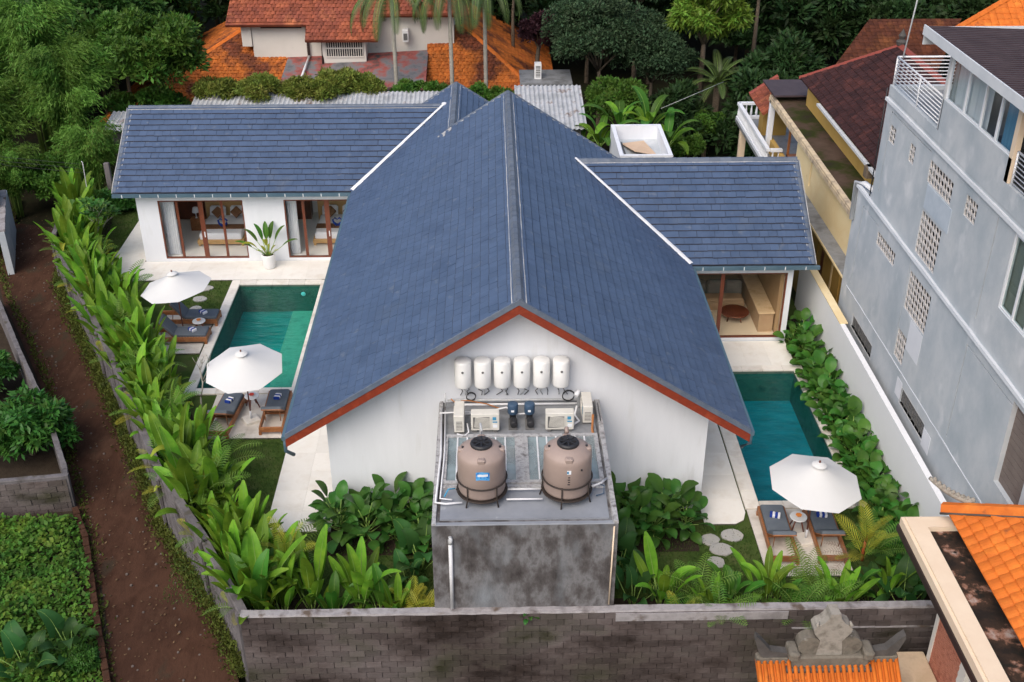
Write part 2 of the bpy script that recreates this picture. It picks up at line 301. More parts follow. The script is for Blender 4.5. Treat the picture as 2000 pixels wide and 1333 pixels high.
def kids(root, parts):
    """parts: list of (name, mesh, matrix, subparts) placed in the root's own space, sharing mesh data"""
    for nm, me, M, sub in parts:
        c = bpy.data.objects.new(nm, me); COL.objects.link(c); c.parent = root; c.matrix_basis = M
        for n2, m2, M2 in sub:
            d = bpy.data.objects.new(n2, m2); COL.objects.link(d); d.parent = c; d.matrix_basis = M2
I4 = Matrix.Identity(4)
def struct(o): o['kind'] = 'structure'; return o
ORD = ['first', 'second', 'third', 'fourth', 'fifth', 'sixth', 'seventh', 'eighth', 'ninth', 'tenth', 'eleventh', 'twelfth', 'thirteenth', 'fourteenth', 'fifteenth', 'sixteenth', 'seventeenth', 'eighteenth', 'nineteenth', 'twentieth']
def ordn(i):
    if i < 20: return ORD[i]
    t = ['twenty', 'thirty', 'forty', 'fifty', 'sixty', 'seventy', 'eighty'][(i+1)//10-2]
    u = (i+1) % 10
    return t+'-'+ORD[u-1] if u else t[:-1]+'ieth'
def fill(outer, holes, z):
    """flat sheet with holes"""
    loops = [[Vector((p[0], p[1], 0)) for p in outer]]+[[Vector((p[0], p[1], 0)) for p in h] for h in holes]
    vs = [(p.x, p.y, z) for l in loops for p in l]; tris = tessellate_polygon(loops)
    b = MB(); out = []
    for t in tris:
        a, c, d = (Vector(vs[i]) for i in t); out.append(t if (c-a).cross(d-a).z > 0 else t[::-1])
    b.add(vs, out); return b
def rect(x0, x1, y0, y1): return [(x0, y0), (x1, y0), (x1, y1), (x0, y1)]

# ------------------------------------------------------------ tiled roofs
def clip(poly, clipper):
    """Sutherland-Hodgman, clipper convex and counter-clockwise"""
    out = poly
    for i in range(len(clipper)):
        a, b = clipper[i], clipper[(i+1) % len(clipper)]; inp, out = out, []
        if not inp: return []
        side = lambda p: (b[0]-a[0])*(p[1]-a[1])-(b[1]-a[1])*(p[0]-a[0])
        for j in range(len(inp)):
            p, q = inp[j], inp[(j+1) % len(inp)]; sp, sq = side(p), side(q)
            if sp >= 0: out.append(p)
            if (sp > 0 > sq) or (sp < 0 < sq): t = sp/(sp-sq); out.append((p[0]+(q[0]-p[0])*t, p[1]+(q[1]-p[1])*t))
    return out
def area(p): return .5*sum(p[i][0]*p[(i+1) % len(p)][1]-p[(i+1) % len(p)][0]*p[i][1] for i in range(len(p)))
class Tiles:
    """lays staggered tiles over planar polygons; the largest in view become single objects"""
    def __init__(s, cw, ch, th, arch=0, stagger=True, jit=.003, gap=.008): s.cw, s.ch, s.th, s.arch, s.st, s.jit, s.gap = cw, ch, th, arch, stagger, jit, gap; s.full = []; s.cut = []
    def field(s, O, U, poly3):
        """O: a point on the eave, U: direction along the eave, poly3: 3D convex polygon on the plane"""
        O = Vector(O); U = Vector(U).normalized(); P = [Vector(p) for p in poly3]; N = Vector((0, 0, 0))
        for i in range(len(P)): N += (P[i]-P[0]).cross(P[(i+1) % len(P)]-P[0])
        N.normalize()
        if N.z < 0: N = -N
        V = N.cross(U)
        if V.z < 0: V = -V; U = -U
        uv = [((p-O).dot(U), (p-O).dot(V)) for p in P]
        if area(uv) < 0: uv.reverse()
        u0, u1 = min(a for a, b in uv), max(a for a, b in uv); v0, v1 = min(b for a, b in uv), max(b for a, b in uv)
        F = Matrix((U, V, N)).transposed().to_4x4(); F.translation = O
        for j in range(int(math.floor(v0/s.ch+1e-6)), int(math.ceil(v1/s.ch-1e-6))):
            off = s.cw/2 if s.st and j % 2 else 0
            for i in range(int(math.floor((u0-off)/s.cw)), int(math.ceil((u1-off)/s.cw))):
                x, y = i*s.cw+off, j*s.ch; q = [(x, y), (x+s.cw-s.gap, y), (x+s.cw-s.gap, y+s.ch), (x, y+s.ch)]
                c = clip(q, uv); ar = area(c) if len(c) > 2 else 0
                if ar > .985*s.ch*(s.cw-s.gap): s.full.append((F, x, y))
                elif ar > .03*s.ch*s.cw: s.cut.append((F, x, y, c))
        return s
    def _tile(s):
        w, L, t = s.cw-s.gap, s.ch*1.06, s.th; n = 4 if s.arch else 1; b = MB()
        row = lambda y, h: [(w*k/n, y, h+s.arch*math.sin(math.pi*k/n)) for k in range(n+1)]
        b.add(row(0, 0 if not s.arch else -.01)+row(0, t-.012)+row(L, .004)+row(.02, t), [])
        m = n+1
        for k in range(n): b.f += [[3*m+k, 3*m+k+1, 2*m+k+1, 2*m+k], [k, k+1, m+k+1, m+k], [m+k, m+k+1, 3*m+k+1, 3*m+k]]
        b.m = [0, 1, 1]*n; b.f += [[0, m, 3*m, 2*m], [n, 2*m+n, 3*m+n, m+n]]; b.m += [0, 0]; b.sm = [False]*len(b.f); return b
    def build(s, parent, mat, nsingle, name='tile', rest='tiles_remaining', edge=None):
        cl = Vector(cam.location); tb = s._tile(); mats = [mat, edge or mat]; tm = tb.mesh(name, mats) if nsingle else None
        s.full.sort(key=lambda q: (q[0] @ Vector((q[1], q[2], 0))-cl).length)
        V, Fc, rn, mi = [], [], [], []
        def jitter(): return Matrix.Translation((rng.gauss(0, s.jit), rng.gauss(0, s.jit), abs(rng.gauss(0, s.jit*.6)))) @ Matrix.Rotation(rng.gauss(0, .006), 4, 'Z') @ Matrix.Rotation(rng.gauss(0, .006), 4, 'X')
        for i, (F, x, y) in enumerate(s.full):
            M = F @ Matrix.Translation((x, y, 0)) @ jitter()
            if i < nsingle: obj(name, tm, parent, True, M); continue
            k = len(V); V += [tuple(M @ Vector(p)) for p in tb.v]; r = rng.random()
            for f, q in zip(tb.f, tb.m): Fc.append([k+a for a in f]); rn.append(r); mi.append(q)
        for F, x, y, c in s.cut:
            n = len(c); k = len(V); r = rng.random(); h = lambda p: .004+(s.th-.004)*(1-(p[1]-y)/s.ch)
            V += [tuple(F @ Vector((p[0], p[1], h(p)))) for p in c]+[tuple(F @ Vector((p[0], p[1], -.005))) for p in c]
            Fc.append([k+a for a in range(n)]); rn.append(r); mi.append(0)
            for a in range(n): Fc.append([k+a, k+n+a, k+n+(a+1) % n, k+(a+1) % n]); rn.append(r); mi.append(1 if abs(c[a][1]-y)+abs(c[(a+1) % n][1]-y) < 1e-4 else 0)
        if V:
            me = bpy.data.meshes.new(rest); me.from_pydata(V, [], Fc)
            for q in mats: me.materials.append(MATS[q])
            me.polygons.foreach_set('material_index', mi); a = me.attributes.new('rnd', 'FLOAT', 'FACE'); a.data.foreach_set('value', rn); me.update()
            obj(rest, me, parent, True, kind='stuff')

# ------------------------------------------------------------ leaves and crowns
def np_mesh(name, V, nper, mat, rnd=None, faces=None):
    """V (N*nper,3): N polygons of nper vertices"""
    N = len(V)//nper; me = bpy.data.meshes.new(name); me.vertices.add(len(V)); me.vertices.foreach_set('co', V.astype(np.float32).ravel())
    me.loops.add(N*nper); me.loops.foreach_set('vertex_index', np.arange(N*nper, dtype=np.int32)); me.polygons.add(N)
    me.polygons.foreach_set('loop_start', np.arange(0, N*nper, nper, dtype=np.int32)); me.materials.append(MATS[mat]); me.update(calc_edges=True)
    a = me.attributes.new('rnd', 'FLOAT', 'FACE'); a.data.foreach_set('value', (nr.random(N) if rnd is None else rnd).astype(np.float32)); return me
def leafcloud(name, P, D, ln, wd, mat, up=.5, rnd=None):
    """diamond leaves at P pointing along D (N,3)"""
    n = len(P); D = D/np.maximum(np.linalg.norm(D, axis=1, keepdims=True), 1e-6)
    a = np.cross(D, nr.normal(size=(n, 3))*(1-up)+np.array([0, 0, 1.0])*up); a /= np.maximum(np.linalg.norm(a, axis=1, keepdims=True), 1e-6)
    s = ln*(.65+.7*nr.random((n, 1))); ww = wd*s/ln; nn = np.cross(a, D)
    V = np.stack([P, P+D*s*.45+a*ww*.5-nn*ww*.12, P+D*s, P+D*s*.45-a*ww*.5-nn*ww*.12], 1).reshape(-1, 3)
    return np_mesh(name, V, 4, mat, rnd)
def crown(name, n, rx, ry, rz, blobs, ln, wd, mat, seed, droop=.2, br=.33, low=-.35):
    """foliage in a cluster of clumps with gaps; centre at the origin"""
    global nr
    nr = np.random.default_rng(seed); C = []
    while len(C) < blobs:
        q = nr.normal(size=3); q /= np.linalg.norm(q); q *= nr.uniform(.45, .92)
        if q[2] > low: C.append(q*np.array([rx, ry, rz]))
    C = np.array(C); br_ = br*min(rx, ry, rz*1.3)*nr.uniform(.65, 1.25, blobs)
    k = nr.integers(0, blobs, n); q = nr.normal(size=(n, 3)); q /= np.linalg.norm(q, axis=1, keepdims=True); q[:, 2] = np.where(q[:, 2] < -.3, -q[:, 2], q[:, 2])
    P = C[k]+q*(br_[k, None])*np.array([1, 1, .8])*nr.uniform(.7, 1.05, (n, 1))
    D = q*.7+nr.normal(size=(n, 3))*.6; D[:, 2] -= droop
    rn = (nr.random(blobs)[k]*.5+nr.random(n)*.5)
    return leafcloud(name, P, D, ln, wd, mat, .6, rn), C
def trunkmesh(name, h, r, C, mat, zc, seed=0, nb=7):
    """tapered trunk with limbs reaching towards clump centres C (crown centre at height zc)"""
    g = random.Random(seed); b = MB(); b.tube([(0, 0, -7), (g.uniform(-.1, .1), g.uniform(-.1, .1), h*.5), (0, 0, h)], [r*1.3, r*.8, r*.6], 8)
    for q in list(C)[:nb]:
        e = Vector((q[0], q[1], q[2]+zc)); m = Vector((e.x*.4, e.y*.4, (h+e.z)*.5)); b.tube([(0, 0, h*.92), m, e], [r*.5, r*.3, r*.1], 5)
    return b.mesh(name, mat)
def blade(name, L, W, mat, petiole=.35, fold=.12, curve=.35, n=7, shape='long', wave=0, split=0):
    """one leaf in its own space: base at origin, growing along +Z then arching over to +Y"""
    b = MB(); b.smooth = True; pts = []
    for i in range(n+1):
        t = i/n; th = curve*t*t*1.6
        pts.append((t, th))
    pos = Vector((0, 0, 0)); prev = 0; d = petiole; pr = .012*(.5+L)
    b.cur = 1; b.tube([(0, 0, 0), (0, .02*d, d*.5), (0, 0.04*d, d)], [pr*1.3, pr, pr*.8], 5); b.cur = 0
    pos = Vector((0, .04*d, d)); rows = []
    for i, (t, th) in enumerate(pts):
        if i: pos = pos+Vector((0, math.sin(th), math.cos(th)))*L/n
        if shape == 'long': wd = W*.5*max(.02, math.sin(math.pi*min(1, t*.93+.05))**.6)
        elif shape == 'oval': wd = W*.5*max(.02, math.sin(math.pi*min(1, t*.95+.03))**.75)
        else: wd = W*.5*max(.03, (1-t)**.75*(1+.15*math.sin(t*3)))
        nrm = Vector((0, -math.cos(th), math.sin(th))); f = fold*wd*2
        wv = wave*math.sin(t*17)*W
        rows.append([pos+Vector((-wd, 0, 0))-nrm*(-f)+nrm*wv*0, pos+Vector((-wd*.5, 0, 0))+nrm*(f*.45+wv), pos, pos+Vector((wd*.5, 0, 0))+nrm*(f*.45-wv), pos+Vector((wd, 0, 0))+nrm*f])
    if shape == 'heart':            # ear lobes below the petiole joint
        o = rows[0][2]; th = 0
        lob = [[o+Vector((sx*W*.5, .0, -.16*L)), o+Vector((sx*W*.28, 0, -.3*L)), o+Vector((sx*W*.06, 0, -.1*L))] for sx in (-1, 1)]
        b.add([rows[0][0], rows[0][1], rows[0][2]]+lob[0], [(0, 3, 4, 1), (1, 4, 5, 2)]); b.add([rows[0][4], rows[0][3], rows[0][2]]+lob[1], [(1, 4, 3, 0), (2, 5, 4, 1)])
    vs = [p for r in rows for p in r]
    b.add(vs, [[5*i+k, 5*i+k+1, 5*i+5+k+1, 5*i+5+k] for i in range(n) for k in range(4)])
    if L > .7:
        b.cur = 1; b.tube([r[2]+Vector((0, -.004, .004)) for r in rows], [max(.003, .011*L*(1-i/n)) for i in range(n+1)], 4, False); b.cur = 0
    return b.mesh(name, [mat, 'stem_green'])
def frondmesh(name, L, W, mat, n=22, curve=1.3, droop=.5, lw=.035, stiff=.5, stem='stem_green', pw=1.3):
    """pinnate palm frond: base at origin, growing up +Z and arching to +Y"""
    b = MB(); pos = Vector((0, 0, 0)); ax = []
    for i in range(n+1):
        t = i/n; th = .1+curve*t**pw; ax.append((pos.copy(), th, t)); pos = pos+Vector((0, math.sin(th), math.cos(th)))*L/n
    b.cur = 1; b.tube([a[0] for a in ax[::3]]+[ax[-1][0]], [.016*(1-a[2]*.8)*(.6+L*.3) for a in ax[::3]]+[.004], 4); b.cur = 0
    for p, th, t in ax[2:]:
        T = Vector((0, math.sin(th), math.cos(th))); Nn = Vector((0, -math.cos(th), math.sin(th)))
        l = W*(math.sin(math.pi*min(1, .12+t*.86))**.6)
        for sx in (-1, 1):
            d = (Vector((sx, 0, 0))*.8+T*stiff+Nn*.25).normalized(); e = p+d*l+Vector((0, 0, -droop*l)); m = p+d*l*.5+Vector((0, 0, -droop*l*.15))
            wv = T*lw*(.6+L*.25); b.add([p-wv*.4, m-wv, e, m+wv, p+wv*.4], [(0, 1, 3, 4), (1, 2, 3)])
    return b.mesh(name, [mat, stem])
def place_leaf(az, lean, z=0, r=0, s=1, roll=0):
    """leaf at azimuth az leaning outward"""
    return Matrix.Rotation(az, 4, 'Z') @ Matrix.Translation((0, r, z)) @ Matrix.Rotation(-lean, 4, 'X') @ Matrix.Rotation(roll, 4, 'Z') @ Matrix.Scale(s, 4)

# ------------------------------------------------------------ ground, path, garden
b = MB()
gx = [-220, -7.45, -7.1, 220]; gy = [-90, -5.95, -5.7, 260]
b.add([(x, y, (-2.0 if (i >= 2 and j <= 1) else -1.36)) for j, y in enumerate(gy) for i, x in enumerate(gx)], [[4*j+i, 4*j+i+1, 4*j+5+i, 4*j+4+i] for j in range(3) for i in range(3)])
struct(b.build('ground', 'forest_floor'))
PL = [(-9.6, -7.9), (-10.64, -5.73), (-11.64, -3.19), (-12.64, -.57), (-13.96, 2.47), (-15.48, 5.7), (-17.36, 9.47), (-19.37, 13.05), (-21.53, 16.7), (-23.2, 20.32), (-24.09, 24.4), (-25.0, 27.5)]
PR = [(-6.9, -7.9), (-7.55, -5.78), (-8.8, -2.83), (-10.2, -.14), (-11.9, 3.26), (-13.4, 6.3), (-15.35, 10.18), (-17.4, 14.31), (-19.75, 18.15), (-20.5, 20.84), (-21.0, 23.17), (-21.5, 27)]
def strip(l, r, z, nsub=6, amp=.0, seed=1):
    g = random.Random(seed); b = MB(); vs = []; n = len(l)
    for i in range(n):
        for k in range(nsub+1):
            t = k/nsub; vs.append((l[i][0]+(r[i][0]-l[i][0])*t, l[i][1]+(r[i][1]-l[i][1])*t, z+amp*g.uniform(-1, 1)-.05*math.exp(-((t-.5)/.2)**2)))
    b.smooth = True; b.add(vs, [[i*(nsub+1)+k, i*(nsub+1)+k+1, (i+1)*(nsub+1)+k+1, (i+1)*(nsub+1)+k] for i in range(n-1) for k in range(nsub)]); return b
struct(strip([(x-.4, y-.2) for x, y in PL[:-1]], [(x+.12, y+.05) for x, y in PR[:-1]], -1.0, 8, .035).build('path', 'earth'))
b = MB(); b.add([(x, y, -1.02) for x, y in PL]+[(x-14, y-2, -1.02) for x, y in PL], [[i+12, i, i+1, i+13] for i in range(11)]); struct(b.build('overgrown_lot', 'soil'))
WL = [(-7.15, -5.6), (-8.72, -2.8), (-10.68, .28), (-13.1, 5.17), (-15.11, 9.06), (-17.86, 14.16), (-19.6, 17.58), (-20.4, 22.0)]   # left garden wall, top line
POOL_L = rect(-11.25, -7.85, 7.0, 15.17); POOL_R = rect(7.32, 10.25, .2, 7.83)
gard = [(-7.1, -5.5), (11.55, -5.5), (11.55, 12.5), (11.55, 27), (-20, 27), (-20.4, 23.0)]+WL[-1:0:-1]
struct(fill(gard, [POOL_L[::-1], POOL_R[::-1]], -.03).build('lawn', 'lawn'))
# planting beds: dark soil strips along the walls
b = MB(); n = len(WL); inn = [(x+1.75, y+.9) for x, y in WL]
b.add([(x+.1, y, -.022) for x, y in WL]+[(x, y, -.022) for x, y in inn], [[i, n+i, n+i+1, i+1] for i in range(n-1)]); struct(b.build('soil_bed', 'soil'))
struct(MB().add([(-7, -5.45, -.02), (11.5, -5.45, -.02), (11.5, -3.9, -.02), (-6, -3.9, -.02)], [(0, 1, 2, 3)]).build('soil_bed', 'soil'))
struct(MB().add([(10.62, -3.9, -.019), (11.5, -3.9, -.019), (11.5, 12, -.019), (10.62, 12, -.019)], [(0, 1, 2, 3)]).build('soil_bed', 'soil'))
for x0, x1 in ((-5.6, -2.3), (2.35, 5.2)): struct(MB().add([(x0, -2.0, -.021), (x1, -2.0, -.021), (x1, -.02, -.021), (x0, -.02, -.021)], [(0, 1, 2, 3)]).build('soil_bed', 'soil'))

# ------------------------------------------------------------ pools
def pool(nm, x0, x1, y0, y1, mat, wmat, ledge=None):
    b = MB(); z = -1.28; zt = .0
    b.add([(x0, y0, z), (x1, y0, z), (x1, y1, z), (x0, y1, z)], [(0, 1, 2, 3)]); b.cur = 1
    for p, q in (((x0, y0), (x1, y0)), ((x1, y0), (x1, y1)), ((x1, y1), (x0, y1)), ((x0, y1), (x0, y0))): b.add([(p[0], p[1], z), (q[0], q[1], z), (q[0], q[1], zt), (p[0], p[1], zt)], [(0, 3, 2, 1)])
    bas = struct(b.build(nm+'_basin', [mat, 'pool_wall']))
    if ledge: MB().box(*ledge).build('ledge', 'pool_ledge', bas)
    b = MB(); nx, ny = 12, 24
    b.add([(x0+(x1-x0)*i/nx, y0+(y1-y0)*j/ny, -.1) for j in range(ny+1) for i in range(nx+1)], [[j*(nx+1)+i, j*(nx+1)+i+1, (j+1)*(nx+1)+i+1, (j+1)*(nx+1)+i] for j in range(ny) for i in range(nx)])
    struct(b.build(nm+'_water', wmat)); return bas
pool('green_pool', -11.25, -7.85, 7.0, 15.17, 'pool_l', 'water_l', (-8.75, -7.86, 7.01, 13.2, -1.27, -.2))
pool('blue_pool', 7.32, 10.25, .2, 7.83, 'pool_r', 'water_r', (7.33, 8.1, 6.2, 7.82, -1.27, -.45))

# terraces: slabs laid with open joints on a dark bed
def paving(name, poly, mat, cw, ch, z=.03, t=.04, gap=.004, hole=None):
    bed = struct(MB().prism(poly, -.02, z-.012).build(name, 'joint'))
    xs = [p[0] for p in poly]; ys = [p[1] for p in poly]; pl = poly if area(poly) > 0 else poly[::-1]
    nx = max(1, round((max(xs)-min(xs))/cw)); ny = max(1, round((max(ys)-min(ys))/ch)); cw = (max(xs)-min(xs))/nx; ch = (max(ys)-min(ys))/ny
    me = MB().box(0, cw-gap, 0, ch-gap, -t, 0).mesh('paving_slab', mat)
    for j in range(ny):
        for i in range(nx):
            x, y = min(xs)+i*cw, min(ys)+j*ch; q = clip([(x, y), (x+cw-gap, y), (x+cw-gap, y+ch-gap), (x, y+ch-gap)], pl)
            if len(q) < 3 or area(q) < .002: continue
            dz = rng.uniform(-.0015, .0015)
            if area(q) > .99*(cw-gap)*(ch-gap): obj('paving_slab', me, bed, True, Matrix.Translation((x, y, z+dz)))
            else: MB().prism(q, z-t, z+dz).build('paving_slab', mat, bed)
    return bed
paving('house_terrace', [(-7.45, -.95), (-5.52, -.95), (-5.52, 7), (-7.45, 7)], 'limestone', 1.0, 1.0)
paving('pool_terrace', rect(-7.47, -5.52, 7.005, 15.5), 'limestone', 1.0, 1.2)
paving('bedroom_terrace', rect(-15.75, -5.52, 15.6, 17.42), 'limestone', 1.0, .91)
paving('bedroom_terrace', [(-17.2, 16.3), (-16.4, 15.6), (-15.76, 15.6), (-15.76, 22.2), (-17.2, 22.2)], 'limestone', .8, 1.0)
paving('lounger_deck', rect(-10.4, -7.46, 3.9, 6.6), 'deck_stone', .74, .68)
paving('lounger_deck', rect(-13.6, -11.66, 9.5, 12.75), 'deck_stone', .65, .65)
paving('side_terrace', [(5.52, -.84), (6.45, -.84), (6.72, -.66), (6.84, -.3), (6.84, 10), (5.52, 10)], 'limestone', 1.32, 1.2)
paving('living_terrace', rect(6.87, 10.4, 8.2, 10.0), 'limestone', .9, .9)
paving('lounger_deck', rect(6.9, 9.35, -3.15, -.18), 'deck_stone', .82, .75)
# pool copings, stone by stone
def coping(x0, x1, y0, y1, n, horiz):
    bed = struct(MB().box(x0+.004, x1-.004, y0+.004, y1-.004, -.02, .03).build('pool_coping', 'joint'))
    for i in range(n):
        if horiz: a = (x1-x0)/n; q = (x0+i*a, x0+(i+1)*a-.008, y0, y1)
        else: a = (y1-y0)/n; q = (x0, x1, y0+i*a, y0+(i+1)*a-.008)
        MB().bbox(*q, -.015, .05+rng.uniform(-.002, .002), .006).build('coping_stone', 'coping', bed)
coping(-11.6, -11.24, 6.65, 15.53, 12, False); coping(-11.23, -7.86, 15.16, 15.53, 5, True); coping(-11.23, -7.46, 6.64, 7.01, 5, True); coping(-7.86, -7.48, 7.03, 15.5, 11, False)
coping(6.88, 7.33, -.14, 7.84, 9, False); coping(6.88, 10.6, 7.845, 8.18, 5, True); coping(10.24, 10.6, -.14, 7.835, 9, False); coping(7.345, 10.23, -.14, .21, 4, True)
# stepping stones
stp = [(-12.54, 14.9, .28, .2, 'on the lawn nearest the bedroom terrace'), (-12.63, 13.94, .29, .22, 'middle of the three on the green lawn beside the pool'), (-12.61, 13.1, .24, .22, 'nearest the loungers on the lawn'),
       (-6.39, -1.58, .25, .2, 'alone in the front lawn below the long terrace'), (5.58, -1.52, .27, .24, 'grey, beside the round-leaved bush at the right'), (6.26, -1.33, .34, .25, 'round and sandy, against the end of the right terrace'), (5.84, -1.95, .35, .25, 'behind the tall leaf at the right lawn'), (5.57, -2.5, .26, .22, 'closest to the front wall on the right lawn')]
for x, y, rx, ry, lab in stp:
    g = random.Random(int(x*100)); n = 14; pr = [(x+rx*math.cos(2*math.pi*k/n)*g.uniform(.9, 1.06), y+ry*1.1*math.sin(2*math.pi*k/n)*g.uniform(.9, 1.06)) for k in range(n)]
    b = MB().prism(pr, -.05, .012); b.add([(x+(p[0]-x)*.94, y+(p[1]-y)*.94, .022) for p in pr]+[(p[0], p[1], .012) for p in pr], [list(range(n))]+[[n+i, n+(i+1) % n, (i+1) % n, i] for i in range(n)])
    tag(b.build('stepping_stone', 'step_stone'), 'flat pale stepping stone '+lab, 'stepping stone', 'stepping stones in the lawns')

# ------------------------------------------------------------ villa
HE, HR, EX, Y0, Y1 = 3.4, 7.57, 6.52, -.84, 17.15
SL = (HR-HE)/EX
villa = thing('villa', 'white walled villa with blue-grey slate gable roof and two side wings', 'house', (0, 8, 0))
zs = lambda x: HR-SL*abs(x)
X2 = -2.25; Z2 = HR+SL*X2
P3 = lambda l: [(x, y, zs(x)) for x, y in l]
Lw = lambda x, y: (x, y, HE+(y-16.95)*(5.85-HE)/3.88)
Rw = lambda x, y: (x, y, HE+(y-9.68)*(5.96-HE)/4.04)
G2 = lambda x, y: (x, y, Z2-SL*(x-X2))
pl_main = [P3([(-EX, Y0), (-EX, 16.95), (-6.32, Y1), (0, Y1), (0, Y0)]), P3([(-6.32, Y1), (-2.69, 20.83), (X2, 20.83), (X2, Y1)]), P3([(-2.69, 20.83), (-5.0, 23.14), (X2, 23.14), (X2, 20.83)])]
pl_r = [P3([(0, Y0), (EX, Y0), (EX, 9.68), (0, 9.68)]), P3([(0, 9.68), (EX, 9.68), (2.52, 13.72), (0, 13.72)]), P3([(0, 13.72), (2.52, 13.72), (5.9, Y1), (0, Y1)])]
pl_g2 = [[G2(X2, Y1), G2(2.0, Y1), G2(2.0, 23.14), G2(X2, 23.14)]]
pl_lw = [[Lw(-16.41, 16.95), Lw(-EX, 16.95), Lw(-2.69, 20.83), Lw(-16.41, 20.83)]]
pl_rw = [[Rw(EX, 9.68), Rw(11.02, 9.68), Rw(11.02, 13.72), Rw(2.52, 13.72)]]
deck = MB()
for pg in pl_main+pl_r+pl_g2+pl_lw+pl_rw: deck.slab([(x, y, z-.015) for x, y, z in pg], .1)
deck.slab([(-16.41, 20.83, 5.84), (-2.69, 20.83, 5.84), (-5.6, 24.7, 3.4), (-16.41, 24.7, 3.4)], .1)
deck.slab([(2.52, 13.72, 5.95), (11.02, 13.72, 5.95), (11.02, 17.7, 3.42), (6.5, 17.7, 3.42)], .1)
roof = deck.build('roof', 'slate_shade', villa)
T = Tiles(.33, .296, .042, 0, True, .004, .008)
for pg in pl_main: T.field((-EX, Y0, HE), (0, 1, 0), pg)
for pg in pl_r: T.field((EX, Y0, HE), (0, 1, 0), pg)
T.field(G2(2.0, Y1), (0, 1, 0), pl_g2[0]); T.field(Lw(-16.41, 16.95), (1, 0, 0), pl_lw[0]); T.field(Rw(EX, 9.68), (1, 0, 0), pl_rw[0])
T.build(roof, 'slate', 300, edge='slate_shade')
def caps(parent, A, B, w=.17, drop=.1, L=.42, mat='slate_cap', mort=True, name='ridge_cap', up=(0, 0, 1), lift=.035, mmat='mortar', mr=.018):
    A, B = Vector(A), Vector(B); d = (B-A); n = max(1, round(d.length/L)); l = d.length/n; X = d.normalized(); Y = Vector(up).cross(X).normalized(); Z = X.cross(Y)
    b = MB(); e = .012
    sec = lambda x, k: [(x, -w-k, -drop-k*.6), (x, -w*.35, lift+k), (x, w*.35, lift+k), (x, w+k, -drop-k*.6)]
    b.add(sec(0, e)+sec(l*1.04, 0), [(0, 1, 5, 4), (1, 2, 6, 5), (2, 3, 7, 6), (3, 2, 1, 0), (4, 5, 6, 7)])
    me = b.mesh(name, mat)
    for i in range(n):
        M = Matrix((X, Y, Z)).transposed().to_4x4(); M.translation = A+X*(i*l)+Z*rng.uniform(0, .004)
        obj(name, me, parent, True, M)
    if mort:
        for sgn in (-1, 1):
            m = MB(); p = []; k = max(2, int(d.length/.5))
            for i in range(k+1): p.append(A+d*(i/k)+Y*sgn*(w+.02+rng.uniform(-.008, .008))+Z*(-drop+.008))
            m.tube(p, [mr*rng.uniform(.6, 1.2) for _ in p], 5).build('mortar_line', mmat, parent)
caps(roof, (0, Y0, HR), (0, Y1, HR), .17, .1)
caps(roof, (X2, Y1-.1, Z2), (X2, 23.14, Z2), .17, .1)
caps(roof, Lw(-16.41, 20.83), (-2.8, 20.83, 5.85), .15, .085); caps(roof, (11.02, 13.72, 5.96), (2.55, 13.72, 5.96), .15, .085)
caps(roof, Lw(-16.36, 16.95), Lw(-16.36, 20.75), .1, -.0, .4, up=(0, -.53, .85), lift=.03); caps(roof, Rw(10.97, 9.68), Rw(10.97, 13.64), .1, 0, .4, up=(0, -.53, .85), lift=.03)
caps(roof, (-2.25, Y1, zs(2.25)), (0, Y1, HR), .08, 0, .4, up=(-.54, 0, .84), lift=.05); caps(roof, (5.9, Y1, zs(5.9)), (0, Y1, HR), .08, 0, .4, up=(.54, 0, .84), lift=.05)
caps(roof, G2(2.0, 23.1), (X2, 23.1, Z2), .08, 0, .4, up=(.54, 0, .84), lift=.05); caps(roof, (-5.0, 23.1, zs(5.0)), (X2, 23.1, Z2), .08, 0, .4, up=(-.54, 0, .84), lift=.05)
# white valley flashings with ragged edges
def valley(A, B, wd=.13):
    A, B = Vector(A), Vector(B); n = 26; b = MB(); d = (B-A); s = d.cross(Vector((0, 0, 1))).normalized(); vs = []
    for i in range(n+1):
        p = A+d*(i/n)+Vector((0, 0, .085)); k = wd*.8*(1-.45*i/n); vs += [p-s*(k*rng.uniform(.9, 1.08)), p+Vector((0, 0, .015)), p+s*(k*rng.uniform(.88, 1.12))]
    b.add(vs, [[3*i+k, 3*i+k+1, 3*i+4+k, 3*i+3+k] for i in range(n) for k in (0, 1)]); b.build('valley_flashing', 'flash_white', roof)
valley((-EX, 16.95, HE), (-2.69, 20.83, 5.85)); valley((EX, 9.68, HE), (2.52, 13.72, 5.96))
MB().lathe([(.0, .1), (.1, .08), (.12, 0)], (-2.72, 20.8, 5.87), 8).build('mortar_knob', 'flash_white', roof)
MB().add([(-2.9, 16.95, zs(2.9)+.03), (-2.35, 17.1, zs(2.35)+.06), (-2.2, 16.9, zs(2.2)+.03), (-2.6, 16.5, zs(2.6)+.028)], [(0, 1, 2, 3)]).build('mortar_patch', 'kerb_mortar', roof)
